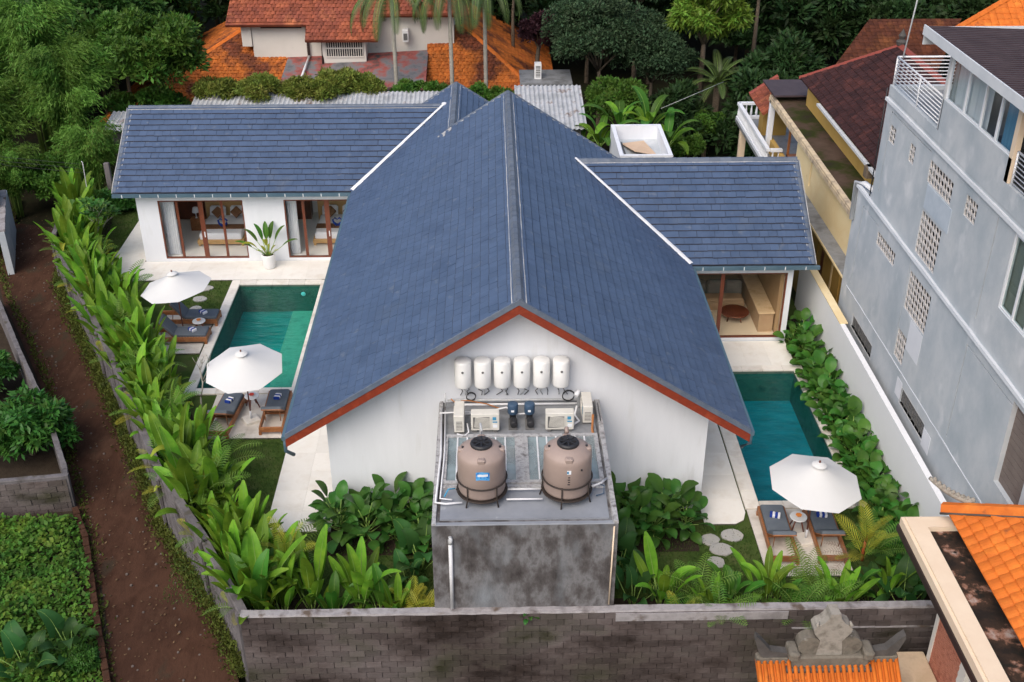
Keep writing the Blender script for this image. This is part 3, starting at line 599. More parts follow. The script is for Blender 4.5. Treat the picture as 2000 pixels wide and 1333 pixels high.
# bargeboards, dark verge edge, front soffit
for sx in (-1, 1):
    zz = lambda x: HR-SL*abs(x)
    for nm, y0, y1, a0, a1, m in (('verge_edge', Y0-.05, Y0+.02, .04, -.12, 'slate_cap'), ('bargeboard', Y0-.03, Y0+.01, -.122, -.40, 'barge_red')):
        v = [(sx*0, y, zz(0)+a) for a in (a0, a1) for y in (y0, y1)]+[(sx*(EX+.02), y, zz(EX+.02)+a) for a in (a0, a1) for y in (y0, y1)]
        f = [(0, 4, 5, 1), (2, 3, 7, 6), (0, 2, 6, 4), (1, 5, 7, 3), (4, 6, 7, 5), (0, 1, 3, 2)]
        MB().add(v, f if sx > 0 else [q[::-1] for q in f]).build(nm, m, villa)
    MB().add([(0, Y0+.01, HR-.15), (0, .0, HR-.15), (sx*EX, .0, HE-.15), (sx*EX, Y0+.01, HE-.15)], [(0, 1, 2, 3)]).build('soffit', 'wood_dark', villa)
MB().box(-EX-.13, -EX+.0, Y0-.02, 16.9, HE-.2, HE-.06).build('gutter', 'gutter', villa); MB().box(EX, EX+.13, Y0-.02, 9.6, HE-.2, HE-.06).build('gutter', 'gutter', villa)
MB().tube([(-EX-.06, Y0+.06, HE-.15), (-EX-.06, Y0+.06, HE-.6), (-EX+.1, Y0+.3, HE-.9)], .055, 8).build('downpipe', 'gutter', villa)
MB().tube([(EX+.06, Y0+.06, HE-.15), (EX+.06, Y0+.06, HE-.5), (EX-.1, Y0+.3, HE-.8)], .055, 8).build('downpipe', 'gutter', villa)
for x0, x1, y in ((-16.45, -EX, 16.95), (EX, 11.2, 9.68)):
    g = MB().box(x0, x1, y-.12, y+.0, HE-.16, HE-.03).build('gutter', 'gutter', villa)
    for k in range(int((x1-x0)/.75)): MB().box(x0+.4+k*.75, x0+.43+k*.75, y-.125, y-.118, HE-.17, HE-.02).build('gutter_bracket', 'flash_white', g)
# walls
W_ = .2
def gable(y, t, xs, zb, mat='plaster'):
    b = MB(); v = []
    for yy in (y, y+t): v += [(-xs, yy, zb), (xs, yy, zb), (xs, yy, zs(xs)-.13), (0, yy, HR-.13), (-xs, yy, zs(xs)-.13)]
    b.add(v, [(0, 1, 2, 3, 4), (9, 8, 7, 6, 5), (0, 5, 6, 1), (1, 6, 7, 2), (2, 7, 8, 3), (3, 8, 9, 4), (4, 9, 5, 0)]); return b.build('wall', mat, villa)
gable(0, W_, 5.51, -.3); gable(16.9, W_, 5.51, -.3)
for sx in (-1, 1): MB().box(min(sx*5.5, sx*5.3), max(sx*5.5, sx*5.3), W_+.001, 16.89, -.3, zs(5.51)-.14).build('wall', 'plaster', villa)
def wall_y(x0, x1, y0, y1, z0, z1, ops, mat='plaster'):
    b = MB(); x = x0
    for xa, xb, za, zb in ops:
        b.box(x, xa, y0, y1, z0, z1); b.box(xa, xb, y0, y1, z0, za); b.box(xa, xb, y0, y1, zb, z1); x = xb
    b.box(x, x1, y0, y1, z0, z1); return b.build('wall', mat, villa)
wall_y(-15.7, -5.52, 17.43, 17.63, -.3, 3.45, [(-14.8, -11.23, .16, 2.86), (-9.5, -5.93, .16, 2.86)])
MB().box(-15.7, -15.5, 17.63, 23.8, -.3, 3.45).build('wall', 'plaster', villa); wall_y(-15.5, -5.4, 22.4, 22.6, -.3, 3.3, [(-15.2, -10.7, .95, 3.0), (-10.1, -5.7, .95, 3.0)], 'plaster_in')  # rear openings added out of view to brighten the bedrooms
MB().box(-10.45, -10.3, 17.63, 22.4, -.3, 3.4).build('wall', 'plaster_in', villa); MB().box(-5.5, -5.35, 17.63, 22.4, -.3, 3.4).build('wall', 'plaster_in', villa)
MB().box(-15.5, -5.5, 17.63, 22.4, -.3, .15).build('room_floor', 'floor_tile', villa); MB().box(-15.5, -5.5, 17.64, 22.4, 3.05, 3.2).build('ceiling', 'plaster_in', villa)
MB().box(-15.7, -15.5, 23.8, 24, 3.3, 3.45).build('wall', 'plaster', villa)
wall_y(5.52, 10.4, 10.03, 10.23, -.3, 3.45, [(6.3, 10.2, .16, 2.9)])
MB().box(10.2, 10.4, 10.23, 17.3, -.3, 3.45).build('wall', 'plaster', villa); wall_y(5.5, 10.2, 16.2, 16.4, -.3, 3.3, [(6.5, 9.3, 1.7, 3.05)], 'room_dark')  # unseen opening in the rear wall, added to let daylight into the living room
MB().box(5.52, 10.2, 10.23, 16.2, -.3, .15).build('room_floor', 'floor_tile', villa); MB().box(5.52, 10.2, 10.24, 16.2, 3.1, 3.2).build('ceiling', 'plaster_in', villa)
MB().box(10.05, 10.19, 10.4, 16.1, .16, 3.08).build('wall_panel', 'room_dark', villa)
# sliding doors
def door(x0, x1, y, z0, z1, mull, gl='glass', hx=()):
    b = MB(); t = .055
    b.box(x0, x1, y, y+.1, z0, z0+t); b.box(x0, x1, y, y+.1, z1-t, z1); b.box(x0, x0+t, y, y+.1, z0+t, z1-t); b.box(x1-t, x1, y, y+.1, z0+t, z1-t)
    d = b.build('sliding_door', 'wood_dark', villa); xs = [x0+t]
    for m, w2 in mull: MB().box(m-w2/2, m+w2/2, y+.015, y+.085, z0+t, z1-t).build('stile', 'wood_dark', d); xs += [m-w2/2, m+w2/2]
    xs.append(x1-t)
    for i in range(0, len(xs), 2): MB().box(xs[i], xs[i+1], y+.045, y+.053, z0+t, z1-t).build('pane', gl, d)
    for h in hx: MB().box(h-.02, h+.02, y-.01, y+.014, z0+1.0, z0+1.25).build('handle', 'alu', d)
door(-14.8, -11.23, 17.44, .16, 2.86, [(-14.03, .1), (-13.03, .2), (-12.14, .1)], hx=(-13.0,))
door(-9.5, -5.93, 17.44, .16, 2.86, [(-8.7, .12), (-7.7, .2), (-6.8, .1)], hx=(-7.67,))
door(6.3, 10.2, 10.05, .16, 2.9, [(7.82, .14)], 'glass_warm')
# beds
def bed(cx, lab):
    t = thing('bed', lab, 'bed', (cx, 19.8, .15), group='beds behind the sliding doors')
    MB().bbox(-1.02, 1.02, -1.15, 1.1, .12, .3, .02).build('bed_frame', 'teak_pale', t, False)
    for sx in (-.95, .95): MB().box(sx-.05, sx+.05, -1.1, -1.0, 0, .12).build('leg', 'teak_pale', t, False); MB().box(sx-.05, sx+.05, .95, 1.05, 0, .12).build('leg', 'teak_pale', t, False)
    MB().bbox(-.93, .93, -1.05, 1.05, .3, .58, .05).build('mattress', 'bed_white', t, False)
    MB().bbox(-.95, .95, -.55, -.05, .581, .6, .008).build('bed_runner', 'brown_cloth', t, False); MB().box(-1.05, 1.05, 1.1, 1.18, .1, 1.2).build('headboard', 'teak_pale', t, False)
    for sx in (-.46, .46): MB().bbox(-.36, .36, -.1, .1, -.22, .22, .08, Matrix.Translation((sx, .92, .85)) @ Matrix.Rotation(-.5, 4, 'X')).build('pillow', 'bed_white', t, False)
    for sx in (-.42, .42): MB().bbox(-.2, .2, -.06, .06, -.2, .2, .04, Matrix.Translation((sx, .68, .87)) @ Matrix.Rotation(-.55, 4, 'X') @ Matrix.Rotation(R(45), 4, 'Y')).build('cushion', 'brown_cloth', t, False)
    # towel folded as a swan heart
    b = MB(); 
    for sx in (-1, 1): b.tube([(cx+sx*.02, 19.5, .76), (cx+sx*.17, 19.5, .9), (cx+sx*.2, 19.5, 1.03), (cx+sx*.1, 19.5, 1.12), (cx, 19.5, 1.04)], [.07, .05, .045, .04, .02], 8)
    tag(b.build('folded_towel', 'towel_blue'), 'dark blue towel folded into a heart on the '+('left' if cx < -10 else 'right')+' bed', 'towel')
bed(-12.7, 'bed with white linen and brown diamond cushions behind the left sliding door'); bed(-7.6, 'bed with white linen and brown cushions behind the door half hidden by the roof')
def curtain(x0, x1, y, z0, z1, mat, lab, ax=0):
    b = MB(); n = 16; vs = []
    for i in range(n+1):
        u = x0+(x1-x0)*i/n; wv = .045*math.sin(i*2.1)
        for z in (z0, z1): vs.append((u, y+wv, z) if not ax else (y+wv, u, z))
    b.smooth = True; b.add(vs, [[2*i, 2*i+2, 2*i+3, 2*i+1] for i in range(n)]); return tag(b.build('curtain', mat), lab, 'curtain')
curtain(-14.75, -14.25, 17.85, .17, 2.95, 'curtain', 'white curtain drawn to the left edge of the left bedroom door')
curtain(-9.45, -9.05, 17.85, .17, 2.95, 'curtain', 'pale curtain at the left edge of the right bedroom door')
t = thing('bedside_table', 'brown bedside table with lamp left of the bed behind the left door', 'table', (-14.15, 20.6, .15)); MB().bbox(-.25, .25, -.22, .22, 0, .55, .02).build('cabinet', 'teak', t, False)
t2 = MB().lathe([(.06, 0), (.02, .04), (.02, .25), (.16, .28), (.11, .5), (0, .5)], (-14.15, 20.6, .7), 12).build('table_lamp', 'bed_white'); tag(t2, 'white shaded lamp on the brown bedside table in the bedroom', 'lamp')
t = thing('wardrobe', 'dark wardrobe standing at the back left of the left bedroom', 'wardrobe', (-14.9, 22.0, .15)); MB().box(-.55, .9, -.3, .3, 0, 2.3).build('carcass', 'wood_dark', t, False); MB().box(-.5, .15, -.32, -.301, .05, 2.25).build('door', 'wood_dark', t, False); MB().box(.2, .85, -.32, -.301, .05, 2.25).build('door', 'wood_dark', t, False)
t = thing('wardrobe', 'dark shelf unit at the back left of the right bedroom', 'wardrobe', (-9.4, 21.9, .15)); MB().box(-.55, .3, -.3, .3, 0, 2.2).build('carcass', 'wood_dark', t, False)
# living room
t = thing('sofa', 'corner sofa with blue-grey cushions behind the right glass wall', 'sofa', (8, 14, .15))
MB().bbox(6.35, 9.3, 12.3, 13.2, .15, .5, .03).build('base', 'sofa_base', t); MB().bbox(6.35, 7.2, 10.7, 12.29, .15, .5, .03).build('base', 'sofa_base', t)
for k in range(4): MB().bbox(6.4+k*.73, 7.09+k*.73, 12.9, 13.18, .51, 1.12, .07).build('back_cushion', 'grey_sofa', t)
for k in range(3): MB().bbox(6.37, 6.65, 10.75+k*.7, 11.42+k*.7, .51, 1.1, .07).build('back_cushion', 'grey_sofa', t)
MB().bbox(6.7, 9.25, 12.34, 12.88, .505, .62, .05).build('seat_cushion', 'sofa_base', t); MB().bbox(6.7, 7.17, 10.75, 12.3, .505, .62, .05).build('seat_cushion', 'sofa_base', t)
t = thing('coffee_table', 'oval red-brown coffee table on the living room floor', 'table', (8.75, 11.55, .15), scale=.9)
MB().lathe([(0, .4), (.6, .4), (.62, .37), (.6, .34), (0, .34)], (0, 0, 0), 24).build('table_top', 'wood_dark', t, False)
for a in range(4): MB().tube([(.35*math.cos(a*1.57+.6), .35*math.sin(a*1.57+.6), .35), (.42*math.cos(a*1.57+.6), .42*math.sin(a*1.57+.6), 0)], .03, 6).build('leg', 'wood_dark', t, False)
t = thing('counter', 'long marble-topped counter along the right side of the living room', 'counter', (9.7, 12.5, .15)); MB().box(9.45, 10.0, 10.5, 14.6, .15, .95).build('cabinet', 'sofa_base', t); MB().bbox(9.4, 10.03, 10.45, 14.65, .951, 1.0, .01).build('counter_top', 'marble', t)

# ------------------------------------------------------------ utility block in front of the gable
ub = thing('utility_block', 'weathered concrete utility room with flat roof against the white gable', 'building', (0, -2.8, 0))
x0, x1, y0 = -2.24, 2.31, -5.5
b = MB(); b.box(x0, x1, y0, y0+.2, -.3, 3.86); b.box(x0, x0+.2, y0+.2, -.005, -.3, 3.86); b.box(x1-.2, x1, y0+.2, -.005, -.3, 3.86); b.build('wall', 'concrete', ub)
MB().box(x0+.2, x1-.2, y0+.2, -3.9, 3.6, 3.875).build('roof_slab', 'slab_front', ub)
MB().box(x0+.2, x1-.2, -1.72, -.006, 3.6, 3.88).build('roof_slab', 'slab', ub)
MB().box(x0+.2, x1-.2, -3.9, -1.72, 2.6, 2.65).build('room_floor', 'flash_white', ub)
MB().box(x0+.2, x1-.2, y0+.199, y0+.2, 3.86, 3.9).build('roof_edge', 'slab_front', ub)
def kerb(pts, w_, h, z, mat, nm):
    b = MB()
    for (ax, ay), (bx, by) in zip(pts, pts[1:]):
        n = max(2, int(math.hypot(bx-ax, by-ay)/.3)); d = Vector((bx-ax, by-ay, 0)).normalized(); s = Vector((-d.y, d.x, 0)); vs = []
        for i in range(n+1):
            p = Vector((ax+(bx-ax)*i/n, ay+(by-ay)*i/n, z)); k = w_*rng.uniform(.42, .54); hh = h*rng.uniform(.8, 1.15)
            vs += [p-s*k, p-s*k*.8+Vector((0, 0, hh)), p+s*k*.8+Vector((0, 0, hh)), p+s*k]
        b.add(vs, [[4*i+k, 4*i+k+1, 4*i+5+k, 4*i+4+k] for i in range(n) for k in range(3)]+[[0, 1, 2, 3], [4*n+3, 4*n+2, 4*n+1, 4*n]])
    b.build(nm, mat, ub)
kerb([(x0+.06, y0+.02), (x0+.06, -.01)], .12, .05, 3.86, 'kerb_mortar', 'roof_kerb'); kerb([(x1-.06, y0+.02), (x1-.06, -.01)], .16, .09, 3.86, 'kerb_mortar', 'roof_kerb')
kerb([(x0+.1, y0+.06), (x1-.1, y0+.06)], .12, .03, 3.86, 'slab_front', 'roof_kerb')
kerb([(x0, y0-.06), (x1, y0-.06)], .14, .1, 1.12, 'block_cap', 'foot_ledge')
for k, (a, c) in enumerate(((x0+.2, -.03), (.1, x1-.2))):
    sk = MB(); t = .11; zz = 3.95
    sk.box(a, c, -3.9, -3.9+t, 3.6, zz); sk.box(a, c, -1.72-t, -1.72, 3.6, zz); sk.box(a, a+t, -3.9+t, -1.72-t, 3.6, zz); sk.box(c-t, c, -3.9+t, -1.72-t, 3.6, zz)
    s = sk.build('skylight', 'kerb_mortar', ub); MB().box(a+t, c-t, -3.9+t, -1.72-t, 3.9, 3.908).build('pane', 'pane_reflection', s)
    nb = 7
    for i in range(1, nb): x = a+t+(c-a-2*t)*i/nb; MB().box(x-.02, x+.02, -3.9+t, -1.72-t, 3.91, 3.93).build('bar', 'pvc', s)
    MB().box(a+t, c-t, -1.72-t-.02, -1.72-t-.001, 2.3, 3.6).build('inner_wall', 'flash_white', s)
MB().box(-.03, .1, -3.9, -1.72, 3.6, 3.96).build('skylight_divider', 'kerb_mortar', ub)
kerb([(x0+.2, -4.0), (x1-.2, -4.0)], .16, .05, 3.87, 'kerb_mortar', 'skylight_ledge')
MB().tube([(x0+.45, y0-.05, 3.35), (x0+.45, y0-.05, 1.25)], .05, 8).build('drain_pipe', 'pvc', ub); MB().tube([(x0+.45, y0+.02, 3.5), (x0+.45, y0-.05, 3.48), (x0+.45, y0-.05, 3.35)], .06, 8).build('pipe_elbow', 'alu_old', ub)
MB().tube([(x1-.1, y0-.03, 3.8), (x1-.13, y0-.03, 1.3)], .022, 6).build('conduit', 'cream', ub)

# tanks
def tank(cx, cy, lab, sticker):
    t = thing('water_tank', lab, 'water tank', (cx, cy, 3.88), group='water tanks on the utility roof')
    b = MB(); b.smooth = True
    b.lathe([(0, .2), (.52, .2), (.575, .24), (.59, .3), (.59, .62), (.6, .64), (.6, 1.2), (.592, 1.3), (.56, 1.36), (.4, 1.47), (.26, 1.52), (0, 1.53)], n=48); b.build('tank_body', 'tank', t, False)
    b = MB(); b.smooth = True; b.lathe([(.265, 1.5), (.275, 1.56), (.25, 1.6), (.2, 1.61), (.19, 1.58), (0, 1.6)], n=32)
    ld = b.build('lid', 'black', t, False)
    for k in range(8): MB().box(.05, .235, -.018, .018, 1.585, 1.62, Matrix.Rotation(k*math.pi/4, 4, 'Z')).build('lid_rib', 'black', ld, False)
    for a in (R(-90), R(0), R(90), R(180)):
        M = Matrix.Rotation(a, 4, 'Z'); b = MB(); b.bbox(.32, .58, -.1, .1, 1.28, 1.44, .03, M); bs = b.build('port_boss', 'tank', t, False)
        if a in (R(0), R(180)): MB().lathe([(.03, 1.44), (.03, 1.47), (0, 1.47)], n=10, M=M @ Matrix.Translation((.46, 0, 0))).build('port_plug', 'black', bs, False)
    if sticker == 'blue':
        vs = []; n = 8; fs = []
        for i in range(n+1):
            a = R(-103+i*4); vs += [(.604*math.cos(a), .604*math.sin(a), .86+.02*math.sin(i*.5)), (.604*math.cos(a), .604*math.sin(a), 1.1+.02*math.sin(i*.5))]
        st = MB().add(vs, [[2*i, 2*i+2, 2*i+3, 2*i+1] for i in range(n)]).build('label_sticker', 'sticker_blue', t, False)
        vs = []
        for i in range(5): a = R(-99+i*6); vs += [(.607*math.cos(a), .607*math.sin(a), .98), (.607*math.cos(a), .607*math.sin(a), 1.045+.01*(i % 2))]
        MB().add(vs, [[2*i, 2*i+2, 2*i+3, 2*i+1] for i in (0, 1, 2, 3)]).build('label_lettering', 'sticker_white', st, False)
    else:
        MB().box(-.05, .05, -.606, -.6, 1.02, 1.13).build('label_sticker', 'sticker_white', t, False)
        MB().box(-.05, -.005, -.608, -.606, 1.04, 1.11).build('label_mark', 'ac_blue', t, False)
        for q in range(4): MB().box(-.03+.01*(q % 2), .03, -.605, -.601, .7+q*.07, .73+q*.07).build('printed_mark', 'black', t, False)
        MB().box(.29, .33, -.55, -.52, 1.08, 1.12).build('printed_mark', 'black', t, False)
    f = thing('tank_stand', 'black iron ring stand under the '+('left' if cx < 0 else 'right')+' beige water tank', 'tank stand', (cx, cy, 3.88), group='ring stands under the tanks')
    for z in (.19, .58): MB().tube([(.625*math.cos(k*math.pi/16), .625*math.sin(k*math.pi/16), z) for k in range(33)], .022, 6, False).build('ring', 'rust_black', f, False)
    for k in range(5):
        a = R(-125+k*72+(0 if cx < 0 else 20)); MB().tube([(.62*math.cos(a), .62*math.sin(a), .6), (.62*math.cos(a), .62*math.sin(a), .2), (.68*math.cos(a), .68*math.sin(a), 0)], .02, 6).build('leg', 'rust_black', f, False)
    MB().lathe([(0, .17), (.6, .17), (.6, .198), (0, .198)], n=24).build('base_plate', 'rust_black', f, False)
tank(-1.01, -4.28, 'beige plastic water tank with a blue sticker, left of the two', 'blue'); tank(1.12, -4.28, 'beige plastic water tank with a small white sticker, right of the two', 'white')

# water heaters
wm = None
names_h = ['leftmost white wall water heater above the utility roof', 'second white wall water heater from the left', 'third white wall water heater from the left', 'fourth white wall water heater from the left', 'fifth white wall water heater from the left', 'rightmost white wall water heater above the coiled black cable']
def rprof(r, z0, z1, c): return [(0, z0), (r-c, z0), (r-c*.3, z0+c*.3), (r, z0+c), (r, z1-c), (r-c*.3, z1-c*.3), (r-c, z1), (0, z1+.01)]
hb = MB(); hb.smooth = True; hb.lathe(rprof(.235, 0, .84, .05), n=32); hb_m = hb.mesh('heater_body', 'heater')
hk = MB().lathe([(.0, .0), (.035, 0), (.03, .02), (0, .02)], n=12, M=Matrix.Translation((0, -.232, .56)) @ Matrix.Rotation(R(90), 4, 'X')).mesh('control_knob', 'ac_dark')
hbr = MB().box(-.12, .12, .19, .31, .3, .5).mesh('wall_bracket', 'alu_old')
for i in range(6):
    t = thing('water_heater', names_h[i], 'water heater', (-1.54+.545*i, -.31, 4.62), rng.uniform(-.05, .05), 'water heaters in a row on the gable wall'); kids(t, [('heater_body', hb_m, I4, []), ('control_knob', hk, I4, []), ('wall_bracket', hbr, I4, [])])
    g = random.Random(i)
    for sx, m in ((-.08, 'black'), (.06, 'alu_old'), (.13, 'black')):
        q = MB().tube([(sx, .02, .01), (sx+g.uniform(-.05, .05), .05, -.16), (sx+g.uniform(-.1, .1), .18, -.3), (sx+g.uniform(-.1, .1), .26, -.48)], .013, 5).build('hose', m, t, False)

# air conditioners
def acunit(x, y, rz, lab, rows=True):
    t = thing('air_conditioner', lab, 'air conditioner', (x, y, 3.88), rz, 'outdoor air conditioner units on the utility roof')
    MB().bbox(-.385, .385, 0, .27, .08, .6, .015).build('casing', 'ac_white', t, False)
    gr = MB().box(-.33, .12, -.006, -.001, .14, .5).build('grille', 'ac_dark', t, False)
    for k in range(9): MB().box(-.325, .115, -.022, -.007, .155+k*.038, .17+k*.038, Matrix.Rotation(.12, 4, 'Y')).build('grille_slat', 'ac_white', gr, False)
    MB().box(.2, .3, -.005, -.001, .4, .5).build('badge', 'ac_blue', t, False); MB().box(.2, .33, -.005, -.001, .32, .36).build('badge', 'ac_blue', t, False); MB().box(.21, .33, -.005, -.001, .16, .26).build('badge', 'sticker_white', t, False)
    gs = MB().box(.3851, .39, .05, .22, .14, .42).build('side_grille', 'ac_dark', t, False)
    for k in range(6): MB().box(.39, .4, .05, .22, .16+k*.045, .175+k*.045).build('grille_slat', 'ac_white', gs, False)
    for sx in (-.28, .28): MB().box(sx-.05, sx+.05, .0, .27, 0, .08).build('foot', 'ac_dark', t, False)
acunit(-.93, -1.55, 0, 'beige air conditioner with blue badge, beside the left tank lid'); acunit(1.1, -1.55, 0, 'beige air conditioner with blue badge, behind the right tank lid')
acunit(-1.77, -1.25, R(-90), 'beige air conditioner seen end-on at the left end of the utility roof'); acunit(1.75, -.85, R(-90), 'beige air conditioner with side vent at the right end of the utility roof')
# pumps
for x, lab in ((-.17, 'left'), (.29, 'right')):
    t = thing('water_pump', 'blue topped black water pump, '+lab+' of the pair between the air conditioners', 'pump', (x, -1.05, 3.88), group='pumps on the utility roof')
    b = MB(); b.smooth = True; b.lathe(rprof(.145, .3, .62, .03), n=24); b.build('pressure_tank', 'pump_blue', t, False)
    b = MB(); b.smooth = True; b.lathe(rprof(.1, 0, .3, .02), n=16, M=Matrix.Translation((.02, -.42, .17)) @ Matrix.Rotation(R(-90), 4, 'X')); b.build('motor', 'black', t, False)
    MB().lathe(rprof(.09, .08, .31, .02), n=16).build('pump_head', 'black', t, False); MB().box(-.12, .12, -.4, .1, 0, .07).build('base', 'ac_dark', t, False)
    MB().box(-.05, .03, -.152, -.146, .42, .48).build('label_sticker', 'sticker_white', t, False)
def pipe(name, pts, r, mat, lab, cat='pipe', n=8, grp=None): return tag(MB().tube(pts, r, n).build(name, mat), lab, cat, grp)
pipe('pipe', [(-2.0, -.12, 4.02), (2.05, -.12, 4.0)], .03, 'alu_old', 'grey header pipe along the gable foot below the heaters')
pipe('pipe', [(-1.75, -.22, 3.93), (2.0, -.22, 3.93)], .035, 'pvc', 'white pipe lying along the gable foot below the heaters')
pipe('pipe', [(-1.55, -.8, 3.98), (-.9, -.7, 4.0), (-.35, -.72, 4.15), (-.17, -.9, 4.2)], .025, 'pvc', 'white curved pipe from left air conditioner to the left pump')
pipe('pipe', [(-.15, -1.0, 4.1), (.3, -1.0, 4.14)], .025, 'pvc', 'short white pipe joining the two pumps')
pipe('pipe', [(-2.16, -.5, 3.97), (-2.1, -2.6, 3.97), (-2.16, -4.7, 3.95), (-1.9, -4.75, 3.95), (-1.5, -4.7, 3.95)], .03, 'pvc', 'white pipe running down the left edge of the utility roof')
pipe('pipe', [(-2.05, -.6, 3.97), (-2.0, -2.6, 3.97), (-2.05, -4.55, 3.96), (-1.75, -4.6, 3.96)], .022, 'pvc', 'thin inner white pipe beside the left roof edge')
pipe('pipe', [(-2.05, -.35, 3.95), (-2.05, -.35, 4.4)], .022, 'alu_old', 'upright grey pipe at the back left roof corner')
pipe('pipe', [(-2.2, -.75, 4.0), (-1.8, -.75, 4.02), (-1.0, -.7, 4.0)], .022, 'pvc', 'white pipe crossing behind the left air conditioner')
pipe('pipe', [(-.38, -4.25, 4.0), (.48, -4.25, 4.0)], .025, 'pvc', 'upper white pipe linking the two tanks'); pipe('pipe', [(-.4, -4.62, 3.97), (.5, -4.62, 3.97)], .025, 'pvc', 'lower white pipe linking the two tanks')
pipe('pipe', [(1.74, -4.3, 4.1), (1.98, -4.2, 4.12), (2.16, -3.85, 4.0)], .028, 'pvc', 'white pipe from the right tank to the roof edge')
pipe('pipe', [(1.95, -4.2, 4.1), (2.05, -4.35, 4.15), (2.05, -4.4, 3.95), (1.85, -4.45, 3.92)], .016, 'pump_blue', 'blue valve pipe at the right tank')
pipe('pipe', [(-1.68, -4.3, 4.08), (-1.85, -4.35, 4.1), (-1.95, -4.5, 3.98)], .02, 'ac_blue', 'blue valve pipe at the left tank')
pipe('pipe', [(-1.0, -3.85, 5.5), (-1.03, -3.7, 5.62), (-1.03, -3.6, 5.4), (-1.0, -3.6, 4.0)], .028, 'alu_old', 'grey filler pipe bending over the left tank')
pipe('pipe', [(1.12, -3.85, 5.42), (1.12, -3.75, 5.5), (1.12, -3.6, 5.4), (1.12, -3.6, 4.0)], .05, 'tank', 'pinkish filler pipe behind the right tank lid')
pipe('pipe', [(2.0, -1.75, 3.9), (2.0, -1.45, 3.9), (2.0, -1.44, 4.35)], .035, 'pipe_brown', 'brown pipe at the right edge of the utility roof')
pipe('vent_pipe', [(1.72, -.3, 3.9), (1.72, -.3, 4.35), (1.68, -.38, 4.42), (1.6, -.5, 4.36)], .07, 'pvc', 'fat white bent vent pipe below the rightmost heater', 'vent')
pipe('pipe', [(1.62, -.75, 4.2), (1.55, -.9, 4.0), (1.66, -1.15, 3.95), (1.5, -1.35, 4.0)], .03, 'pvc', 'white hose looping beside the right air conditioner', 'hose')
pipe('hose', [(-1.42, -1.5, 4.15), (-1.38, -1.7, 4.0), (-1.5, -1.78, 3.93), (-1.7, -1.7, 3.95)], .02, 'pvc', 'white hose curling at the front of the left air conditioner', 'hose')
for cx, rr, m, lab in ((-1.33, .13, 'black', 'coil of dark cable under the leftmost heater'), (1.42, .17, 'black', 'coil of black cable under the rightmost heater')):
    pts = [(cx+rr*math.cos(a*.5)*(1+.05*math.sin(a)), -.16-.02*math.sin(a*.3), 4.16+rr*math.sin(a*.5)) for a in range(40)]; pipe('cable_coil', pts, .015, m, lab, 'cable', 5)
pipe('cable', [(-1.9, -.25, 4.15), (-1.75, -.3, 4.02), (-1.6, -.25, 4.08), (-1.4, -.2, 4.05), (-.9, -.25, 3.97), (-.5, -.5, 3.96)], .018, 'pipe_brown', 'orange cable tangle at the left end of the header pipe', 'cable', 5)
pipe('cable', [(2.2, -.6, 4.2), (2.35, -2.2, 3.5), (2.42, -3.4, 2.2), (2.4, -3.6, .3)], .012, 'black', 'thin black cable running down the right side of the utility block', 'cable', 5)

# ------------------------------------------------------------ loungers, towels, tables, parasols
def lounger_parts(back):
    P = []; mk = lambda nm, b, m: P.append((nm, b.mesh(nm, m), I4, []))
    for sx in (-1, 1): mk('side_rail', MB().bbox(sx*.37-.03, sx*.37+.03, -1.3, 1.0, .12, .3, .008), 'teak')
    mk('end_rail', MB().bbox(-.339, .339, .94, .999, .12, .3, .006), 'teak'); mk('end_rail', MB().bbox(-.339, .339, -1.3, -1.24, .12, .3, .006), 'teak')
    for sx in (-1, 1):
        for y in (-1.25, .95): mk('leg', MB().box(sx*.37-.045, sx*.37+.045, y-.05, y+.05, 0, .118), 'teak')
    sl = MB().box(-.338, .338, -.035, .035, .2, .222).mesh('slat', 'teak')
    for k in range(12): P.append(('slat', sl, Matrix.Translation((0, -.3+k*.108, 0)), []))
    M = Matrix.Translation((0, -.28, .31)) @ Matrix.Rotation(back, 4, 'X')
    mk('mattress', MB().bbox(-.335, .335, -.27, .96, .301, .4, .03), 'mattress')
    bk = MB().bbox(-.335, .335, -.78, -.02, .0, .1, .03, M).mesh('back_mattress', 'mattress'); fr = MB().box(-.33, .33, -.78, 0, -.035, -.002, M).mesh('back_frame', 'teak'); P.append(('back_mattress', bk, I4, [('back_frame', fr, I4)]))
    for sx in (-1, 1): P.append(('back_strut', MB().tube([M @ Vector((sx*.25, -.6, -.03)), (sx*.25, -.75, .2)], .014, 6).mesh('back_strut', 'teak'), I4, []))
    return P
LP = lounger_parts(-R(36)); LPU = lounger_parts(-R(52))
tw = [('towel_roll', MB().bbox(-.16+.08*k, -.0805+.08*k, -.11, .11, 0, .1, .02).mesh('towel_stripe', 'towel_white' if k % 2 else 'towel_blue'), I4, []) for k in range(4)]
def lounger(x, y, rz, lab, tlab, parts=LP, trz=.2):
    t = thing('sun_lounger', lab, 'sun lounger', (x, y, .032), rz, 'sun loungers by the pools'); kids(t, parts)
    d = Vector((0, .4, .402)); d.rotate(Euler((0, 0, rz))); q = thing('rolled_towel', tlab, 'towel', (x+d.x, y+d.y, .432), rz+trz, 'rolled striped towels on the loungers', scale=.95)
    kids(q, [('stripe', p[1], p[2], []) for p in tw])
lounger(7.52, -1.4, R(-2), 'wooden lounger with grey mattress left of the table at the right pool', 'blue and white striped towel on the lounger left of the right parasol table', trz=-.25)
lounger(8.9, -1.4, R(-2), 'wooden lounger with grey mattress under the right parasol, behind dry palm twigs', 'striped towel half hidden under the right parasol', trz=-.1)
lounger(-8.1, 5.35, R(1), 'wooden lounger with grey mattress against the long roof eave, left pool', 'blue and white towel on the lounger beside the roof eave', trz=1.4)
lounger(-9.75, 5.15, R(-5), 'wooden lounger with grey mattress under the near left parasol', 'dark blue towel at the rim of the near left parasol', trz=1.3)
